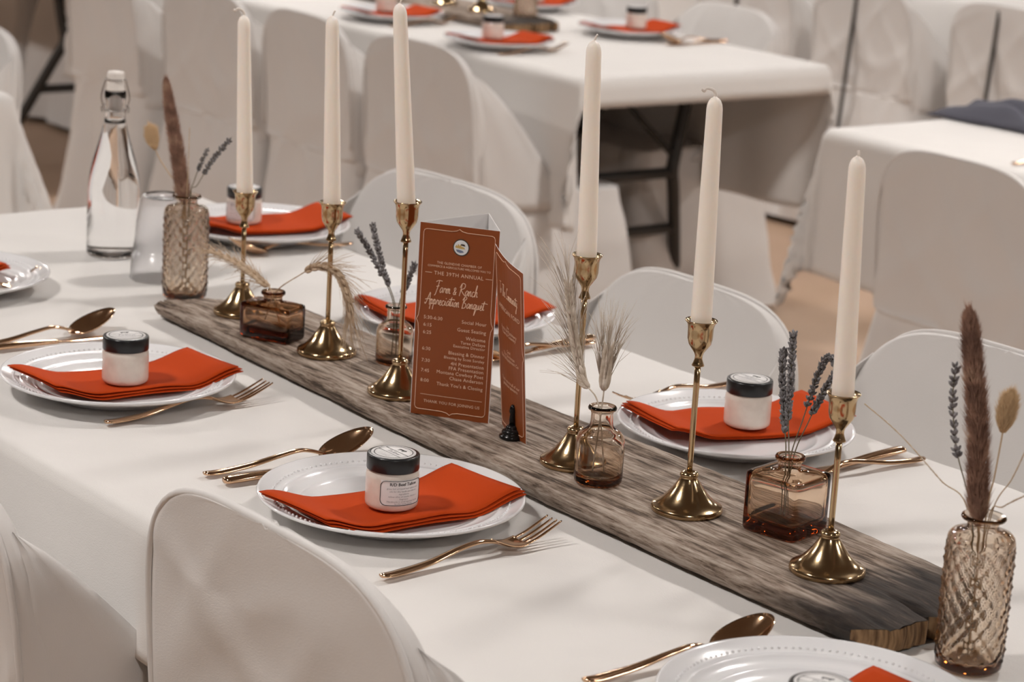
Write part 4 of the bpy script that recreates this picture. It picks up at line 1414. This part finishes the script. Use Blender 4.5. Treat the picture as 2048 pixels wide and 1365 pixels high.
# small bottle lavender
for i, (pts, lab, nw, t0) in enumerate([
    ([(-0.334, 0.076, BT + 0.01), (-0.338, 0.074, BT + 0.074), (-0.362, 0.074, BT + 0.108), (-0.382, 0.074, BT + 0.142), (-0.397, 0.074, BT + 0.170)], 'dark lavender sprig upright in the small round bottle', 14, 0.42),
    ([(-0.338, 0.072, BT + 0.01), (-0.340, 0.073, BT + 0.074), (-0.370, 0.074, BT + 0.108), (-0.405, 0.074, BT + 0.138), (-0.432, 0.074, BT + 0.155)], 'dark lavender sprig leaning left in the small round bottle', 12, 0.50),
    ([(-0.332, 0.074, BT + 0.01), (-0.332, 0.075, BT + 0.074), (-0.318, 0.076, BT + 0.108), (-0.306, 0.078, BT + 0.135)], 'dark lavender sprig half hidden behind the tall candlestick', 9, 0.5)]):
    lavender(pts, lab, nw, t0, 60 + i, 1.0)
# wheat
wheat([(-0.498, 0.004, BT + 0.02), (-0.514, 0.0, BT + 0.060), (-0.545, 0.004, BT + 0.068), (-0.590, 0.010, BT + 0.074), (-0.640, 0.010, BT + 0.080), (-0.690, 0.008, BT + 0.082)], 'wheat ear leaning left out of the dark amber bottle', 0.30, 'wheat', 71, 0.045, 20, 1.3)
wheat([(-0.530, 0.0, BT + 0.02), (-0.508, 0.0, BT + 0.062), (-0.475, 0.012, BT + 0.090), (-0.440, 0.020, BT + 0.110), (-0.400, 0.022, BT + 0.110), (-0.372, 0.022, BT + 0.085), (-0.360, 0.020, BT + 0.055)], 'wheat ear bowing right out of the dark amber bottle', 0.40, 'wheat', 72, 0.05, 24, 1.3)
wheat([(0.193, -0.012, BT + 0.012), (0.180, -0.016, BT + 0.088), (0.155, -0.018, BT + 0.110), (0.133, -0.018, BT + 0.155), (0.115, -0.016, BT + 0.210)], 'pale wheat ear rising left from the round bottle', 0.42, 'wheat_pale', 73, 0.06, 22, 1.25)
wheat([(0.182, -0.020, BT + 0.012), (0.186, -0.016, BT + 0.086), (0.188, -0.016, BT + 0.115), (0.190, -0.016, BT + 0.150)], 'pale bushy wheat ear upright in the round bottle', 0.55, 'wheat_pale', 74, 0.055, 18, 1.5)

# ------------------------------------------------------------------ program and sponsor card
GL = {
 'F': ([[(0, .85), (.35, .97), (.8, .94)], [(.42, .95), (.3, .4), (.12, -.15), (0, -.22)], [(.12, .48), (.5, .55)]], .62),
 'a': ([[(.38, .38), (.2, .42), (.05, .2), (.12, .02), (.3, .15), (.4, .4), (.36, .1), (.5, .06)]], .48),
 'r': ([[(0, .05), (.12, .42), (.14, .34), (.3, .38), (.3, .1), (.42, .06)]], .4),
 'm': ([[(0, .4), (.05, 0), (.06, .25), (.2, .42), (.22, .02), (.24, .25), (.38, .42), (.4, .05), (.55, .08)]], .55),
 '&': ([[(.4, 0), (.1, .42), (.22, .55), (.3, .42), (.05, .1), (.2, 0), (.42, .25)]], .5),
 'R': ([[(.2, .9), (.05, -.05)], [(0, .6), (.2, .95), (.6, .9), (.55, .6), (.2, .45), (.45, .2), (.75, 0)]], .72),
 'n': ([[(0, .4), (.05, 0), (.08, .28), (.24, .42), (.27, .05), (.4, .08)]], .42),
 'c': ([[(.3, .36), (.12, .4), (.02, .18), (.14, 0), (.36, .1)]], .36),
 'h': ([[(0, .1), (.18, .7), (.16, .95), (.08, .6), (.04, 0), (.1, .28), (.26, .4), (.28, .04), (.42, .08)]], .45),
 'A': ([[(-.12, .12), (-.02, 0), (.12, .2), (.45, .97), (.5, .4), (.55, -.05)], [(-.1, .35), (.2, .42), (.62, .4)]], .62),
 'p': ([[(0, .3), (.1, .42), (.02, -.4)], [(.06, .25), (.2, .42), (.32, .25), (.2, .05), (.08, .1)], [(.2, .05), (.4, .08)]], .4),
 'e': ([[(0, .12), (.22, .25), (.2, .4), (.08, .35), (.06, .1), (.2, 0), (.38, .12)]], .36),
 'i': ([[(0, .1), (.1, .4), (.08, .08), (.22, .08)], [(.14, .58), (.16, .64)]], .24),
 't': ([[(0, .1), (.16, .78), (.08, .08), (.25, .1)], [(-.2, .55), (.2, .6), (.6, .57)]], .28),
 'o': ([[(.2, .4), (.05, .25), (.1, .02), (.26, .1), (.28, .32), (.18, .4), (.4, .3)]], .38),
 'B': ([[(.2, .9), (.05, -.05)], [(0, .65), (.25, .95), (.5, .85), (.2, .5), (.5, .35), (.4, .05), (.05, 0)]], .62),
 'q': ([[(.3, .38), (.12, .42), (.03, .2), (.12, .03), (.28, .2), (.34, .4), (.22, -.45), (.3, -.3), (.45, .1)]], .45),
 'u': ([[(0, .4), (.04, .08), (.18, .05), (.28, .4), (.26, .08), (.4, .08)]], .42),
 'T': ([[(0, .88), (.8, .95)], [(.42, .92), (.2, -.1)]], .55),
 'C': ([[(.6, .8), (.4, .95), (.1, .5), (.15, .05), (.5, .1)]], .55),
 'y': ([[(0, .4), (.06, .1), (.2, .1), (.3, .4), (.15, -.5), (0, -.4), (.4, .1)]], .42),
 ' ': ([], .32),
}
def script_geo(txt, size, cx, cy, rad, xs=1.0, slope=0.0):
    wd = sum(GL[c][1] for c in txt)
    x = -wd / 2
    g = Geo()
    for c in txt:
        strokes, adv = GL[c]
        for st in strokes:
            pts = [(cx + (x + px + 0.18 * py) * size * xs, cy + py * size + (x + px) * size * slope, 0.0) for px, py in st]
            g.add(*tube(smooth_path(pts, 5), rad, 4))
        x += adv
    return g

def on_panel(o3, ex, ey, nrm, off):
    """panel coordinates (x right from the left edge, y down from the top) -> 3d"""
    def f(p):
        return o3 + ex * p[0] + ey * (-p[1]) + nrm * (off + (p[2] if len(p) > 2 else 0) * 0.3)
    return f

def panel_mesh(name, corners, m_front, parent, back='paper', thick=0.0006, nx=6, ny=8, bow=0.0):
    """corners TL, TR, BR, BL (front face seen by the reader)"""
    TL, TR, BR, BL = [Vector(c) for c in corners]
    n = (TR - TL).cross(TL - BL).normalized()
    vs, fs = [], []
    for s in (0, 1):
        for i in range(nx + 1):
            for j in range(ny + 1):
                u, v = i / nx, j / ny
                p = TL.lerp(TR, u).lerp(BL.lerp(BR, u), v) + n * (bow * math.sin(PI * u)) - n * (thick * s)
                vs.append(p)
    k = (nx + 1) * (ny + 1)
    for i in range(nx):
        for j in range(ny):
            q = (i * (ny + 1) + j, i * (ny + 1) + j + 1, (i + 1) * (ny + 1) + j + 1, (i + 1) * (ny + 1) + j)
            fs.append(q)
    nf = len(fs)
    for f in list(fs):
        fs.append(tuple(a + k for a in f[::-1]))
    for i in range(nx):
        for j in (0, ny):
            a = i * (ny + 1) + j; b = a + ny + 1
            fs.append((a, b, b + k, a + k))
    for j in range(ny):
        for i in (0, nx):
            a = i * (ny + 1) + j; b = a + 1
            fs.append((a, a + k, b + k, b))
    o = mesh(name, vs, fs, m_front, parent)
    o.data.materials.append(M[back])
    for i, p in enumerate(o.data.polygons):
        p.use_smooth = False
        if i >= nf:
            p.material_index = 1
    return o, n

pz = BT - 0.0005
PH = 0.2365
pA = Vector((-0.1358, -0.0423, pz)); pB = Vector((-0.0535, 0.0145, pz))
mid = (pA + pB) / 2
ap = mid + Vector((-0.0568, 0.0823, 0)).normalized() * 0.090 + Vector((0.006, 0.004, 0))
up = Vector((0, 0, PH))
lean = Vector((0.004, -0.002, 0))
prog = empty('folded_program', (mid.x, mid.y, pz), 0, 'standing rust-coloured folded program with printed banquet schedule', 'program')
def loc(v):
    return Vector(v) - Vector((mid.x, mid.y, pz))
fp, fn = panel_mesh('front_panel', [loc(pA + up + lean), loc(pB + up + lean), loc(pB), loc(pA)], 'rust', prog)
panel_mesh('side_panel', [loc(pB + up + lean), loc(ap + up), loc(ap), loc(pB)], 'rust', prog)
panel_mesh('side_panel', [loc(ap + up), loc(pA + up + lean), loc(pA), loc(ap)], 'rust', prog)
W_ = (pB - pA).length
ex = (pB - pA).normalized(); ey = (up + lean).normalized()
F_ = on_panel(loc(pA + up + lean), ex, ey, fn, 0.0004)
g = Geo()
def tline(txt, size, x, fy, align='LEFT', space=1.05, bold=0.0):
    v, f = text_geo(txt, size, align, 0, space, bold)
    g.add([F_((p[0] + x, fy * PH - p[1])) for p in v], f)
cxp = W_ * 0.52
tline('THE GLENDIVE CHAMBER OF', 0.0041, cxp, 0.197, 'CENTER')
tline('COMMERCE & AGRICULTURE WELCOMES YOU TO', 0.0035, cxp, 0.2165, 'CENTER', 0.98)
tline('THE 39TH ANNUAL', 0.0064, cxp, 0.2520, 'CENTER', 1.12)
for x0, x1, fy in ((0.10, 0.185, 0.2520), (0.855, 0.935, 0.2520)):
    g.add([F_((W_ * x0, fy * PH - 0.0003)), F_((W_ * x1, fy * PH - 0.0003)), F_((W_ * x1, fy * PH + 0.0003)), F_((W_ * x0, fy * PH + 0.0003))], [(0, 1, 2, 3)])
for t, fy in (('5:30-6:30', 0.486), ('6:15', 0.525), ('6:25', 0.564), ('6:30', 0.650), ('7:30', 0.712), ('7:45', 0.765), ('8:00', 0.817)):
    tline(t, 0.0060, W_ * 0.11, fy)
for t, fy, sz in (('Social Hour', 0.488, .0062), ('Guest Seating', 0.530, .0062), ('Welcome', 0.571, .0060), ('Taree DeSaye', 0.596, .0052), ('Executive Director', 0.617, .0049), ('Blessing & Dinner', 0.656, .0060),
                  ('Blessing by Scott Sorsley', 0.682, .0048), ('4H Presentation', 0.712, .0060), ('FFA Presentation', 0.737, .0060), ('Montana Cowboy Poet', 0.763, .0060), ('Chase Anderson', 0.790, .0060), ("Thank You's & Closing", 0.826, .0060)):
    tline(t, sz, W_ * 0.90, fy, 'RIGHT')
tline('THANK YOU FOR JOINING US', 0.0050, cxp, 0.925, 'CENTER')
g.add([F_((W_ * 0.12, 0.889 * PH)), F_((W_ * 0.90, 0.889 * PH)), F_((W_ * 0.90, 0.889 * PH + 0.0005)), F_((W_ * 0.12, 0.889 * PH + 0.0005))], [(0, 1, 2, 3)])
mesh('lettering', g.v, g.f, 'print', fp, smooth=False)['kind'] = 'stuff'
g = Geo()
for txt, fy, sz, xx in (('Farm & Ranch', 0.352, 0.0155, 0.50), ('Appreciation Banquet', 0.416, 0.0150, 0.49)):
    q = script_geo(txt, sz, W_ * xx, 0, 0.00042, 0.62)
    g.add([F_((p[0], fy * PH - p[1], p[2])) for p in q.v], q.f)
mesh('script_lettering', g.v, g.f, 'print', fp, smooth=False)
def border(W, H, ix=0.055, iy=0.030):
    x0, x1, y0, y1 = W * ix, W * (1 - ix), H * iy, H * (1 - iy)
    c = 0.004
    n = 0.010
    ym = H * 0.5
    xm = (x0 + x1) / 2
    pts = [(x0, y0 + c), (x0 + c * .3, y0 + c * .3), (x0 + c, y0), (xm - n, y0), (xm - n * .35, y0 - .0012), (xm, y0 - 0.0034), (xm + n * .35, y0 - .0012), (xm + n, y0), (x1 - c, y0), (x1 - c * .3, y0 + c * .3), (x1, y0 + c),
           (x1, ym - n * 1.6), (x1 + .0012, ym - n * .5), (x1 + 0.0034, ym), (x1 + .0012, ym + n * .5), (x1, ym + n * 1.6), (x1, y1 - c), (x1 - c * .3, y1 - c * .3), (x1 - c, y1), (xm + n, y1), (xm + n * .35, y1 + .0012), (xm, y1 + 0.0034), (xm - n * .35, y1 + .0012), (xm - n, y1),
           (x0 + c, y1), (x0 + c * .3, y1 - c * .3), (x0, y1 - c), (x0, ym + n * 1.6), (x0 - .0012, ym + n * .5), (x0 - 0.0034, ym), (x0 - .0012, ym - n * .5), (x0, ym - n * 1.6), (x0, y0 + c)]
    return pts
mesh('border_line', *tube([F_(p) for p in border(W_, PH)], 0.0004, 4), 'print', fp, smooth=False)
# round emblem
ecx, ecy = W_ * 0.53, 0.107 * PH
def flat(poly, m_, nm, off):
    Fo = on_panel(loc(pA + up + lean), ex, ey, fn, off)
    mesh(nm, [Fo(p) for p in poly], [tuple(range(len(poly)))[::-1]], m_, fp, smooth=False)
circ = lambda r, n=36: [(ecx + r * math.cos(2 * PI * i / n), ecy + r * math.sin(2 * PI * i / n)) for i in range(n)]
M['halo'] = mat('emblem_dark_ring', (0.05, 0.035, 0.025), 0.5)
flat(circ(0.0103), 'halo', 'emblem_ring', 0.0004)
flat(circ(0.0090), 'emblem_white', 'emblem_disc', 0.0006)
E2 = lambda pts: [(ecx + a * 0.001, ecy - b * 0.001) for a, b in pts]
flat(E2([(-7.5, 0), (-6, 3), (-4.6, 1.5), (-3.5, 4.5), (-2, 1.8), (-1, 4), (0.5, 1.5), (4, 0.5), (5, -1.5), (-2, -1.2), (-6, -0.8)])[::-1], 'emblem_gold', 'emblem_hills', 0.0008)
flat(E2([(-0.5, 4.5), (4.2, 4.2), (5.2, 2.0), (3.6, 2.2), (-0.2, 2.8)])[::-1], 'halo', 'emblem_barn', 0.0009)
flat(E2([(-6.5, -2.8), (-3, -2.6), (2, -3.6), (4, -5.4), (-1, -6.5), (-4.5, -5.5)])[::-1], 'emblem_blue', 'emblem_river', 0.0008)

# sponsor card in its black stand
cT = empty('sponsor_card', (0.0, 0.012, pz), 0, 'narrow rust sponsor card held upright in a small black stand', 'card')
def lc(v):
    return Vector(v) - Vector((0.0, 0.012, pz))
TLc, TRc, BRc, BLc = Vector((-0.040, -0.002, TZ + 0.2545)), Vector((0.0365, -0.019, TZ + 0.2365)), Vector((0.0375, 0.000, BT + 0.001)), Vector((-0.043, 0.0265, BT + 0.001))
cp, cn = panel_mesh('card', [lc(TLc), lc(TRc), lc(BRc), lc(BLc)], 'rust', cT, nx=10, bow=0.004)
def Fc(p):
    u, v = p[0], p[1]
    q = TLc.lerp(TRc, u).lerp(BLc.lerp(BRc, u), v)
    return lc(q) + cn * (0.004 * math.sin(PI * u) + 0.0005 + (p[2] if len(p) > 2 else 0) * 0.3)
CW, CH = 0.080, 0.215
g = Geo()
def cline(txt, size, fy, space=1.0):
    v, f = text_geo(txt, size, 'CENTER', 0, space)
    g.add([Fc((0.52 + p[0] / CW, fy - p[1] / CH)) for p in v], f)
cline('AMERICAN FORD', 0.0076, 0.300, 1.0)
for t, fy, sz in (('Inc', 0.385, .0052), ('Farms & Machinery', 0.408, .0056), ('Town & Country', 0.430, .0056), ('Gold', 0.525, .0052), ('The Stockman', 0.548, .0056), ('Bank & Equipment Co', 0.570, .0056), ('Thank you to all of our', 0.70, .0056), ('generous sponsors', 0.723, .0056)):
    cline(t, sz, fy)
mesh('lettering', g.v, g.f, 'print', cp, smooth=False)['kind'] = 'stuff'
q = script_geo('To The Community', 0.0150, 0, 0, 0.0004, 0.50)
mesh('script_lettering', [Fc((0.52 + p[0] / CW, 0.225 - p[1] / CH, p[2])) for p in q.v], q.f, 'print', cp, smooth=False)
mesh('border_line', *tube([Fc((a / CW, b / CH)) for a, b in border(CW, CH)], 0.00035, 4), 'print', cp, smooth=False)
hx, hy = 0.008, 0.001
ch = empty('card_stand', (hx, hy, BT), 0, 'small black glossy card stand in front of the sponsor card', 'stand')
mesh('base', *lathe([(0.009, 0.0), (0.0138, 0.0006), (0.0146, 0.0025), (0.0142, 0.0042), (0.0120, 0.0056), (0.0112, 0.0066), (0.0118, 0.0082), (0.0108, 0.0104), (0.0078, 0.0118), (0.0070, 0.0128), (0.0074, 0.0140), (0.0058, 0.0156), (0.0034, 0.0168)], 40), 'blackmetal', ch)
mesh('stem', *lathe([(0.0034, 0.016), (0.0036, 0.024), (0.0030, 0.030), (0.0042, 0.033), (0.0034, 0.038), (0.0018, 0.041)], 24), 'blackmetal', ch)

# ------------------------------------------------------------------ far details
bo = [o for o in bpy.data.objects if o.name.startswith('wooden_board')][0]
b2 = copy_tree(bo)
b2.location = (-3.80, 2.50, TZ)
tag(b2, 'blurred wooden board lying along the second table', 'board')
tag(bo, group='weathered boards'); tag(b2, group='weathered boards')
cs = [o for o in bpy.data.objects if o.name == 'candlestick'][0]
for x, y, lab in ((-3.36, 2.50, 'blurred brass candlestick on the second table beside the amber vase'), (-3.52, 2.49, 'blurred brass candlestick on the second table, farther left')):
    c = copy_tree(cs); c.location = (x, y, BT); tag(c, lab, 'candlestick', 'brass candlesticks on the second table')

# crumpled slate napkin on the right-hand table
vs, fs = [], []
NU, NV = 70, 24
for i in range(NU + 1):
    for j in range(NV + 1):
        u, v = i / NU, j / NV
        x = -1.72 + 0.72 * u
        w = 0.085 + 0.02 * fbm(u * 4, 1.0)
        y = 2.645 - 0.02 * u + (v - 0.5) * 2 * w + 0.02 * math.sin(u * 5)
        h = 0.018 + 0.016 * math.sin(v * 13 + u * 3 + 1.5 * fbm(u * 5, v * 2)) + 0.014 * fbm(u * 9, v * 6, 2) + 0.012 * sstep(0, 0.3, u)
        ed = min(u * 10, (1 - u) * 10, v * 6, (1 - v) * 6, 1)
        vs.append((x, y, TZ + 0.003 + max(0.0, h) * ed + 0.004 * ed))
for i in range(NU):
    for j in range(NV):
        a = i * (NV + 1) + j
        fs.append((a, a + NV + 1, a + NV + 2, a + 1))
o = mesh('slate_napkin', vs, fs, 'slate')
so = o.modifiers.new('thick', 'SOLIDIFY'); so.thickness = 0.002
tag(o, 'crumpled slate grey cloth napkin on the right-hand table', 'napkin')
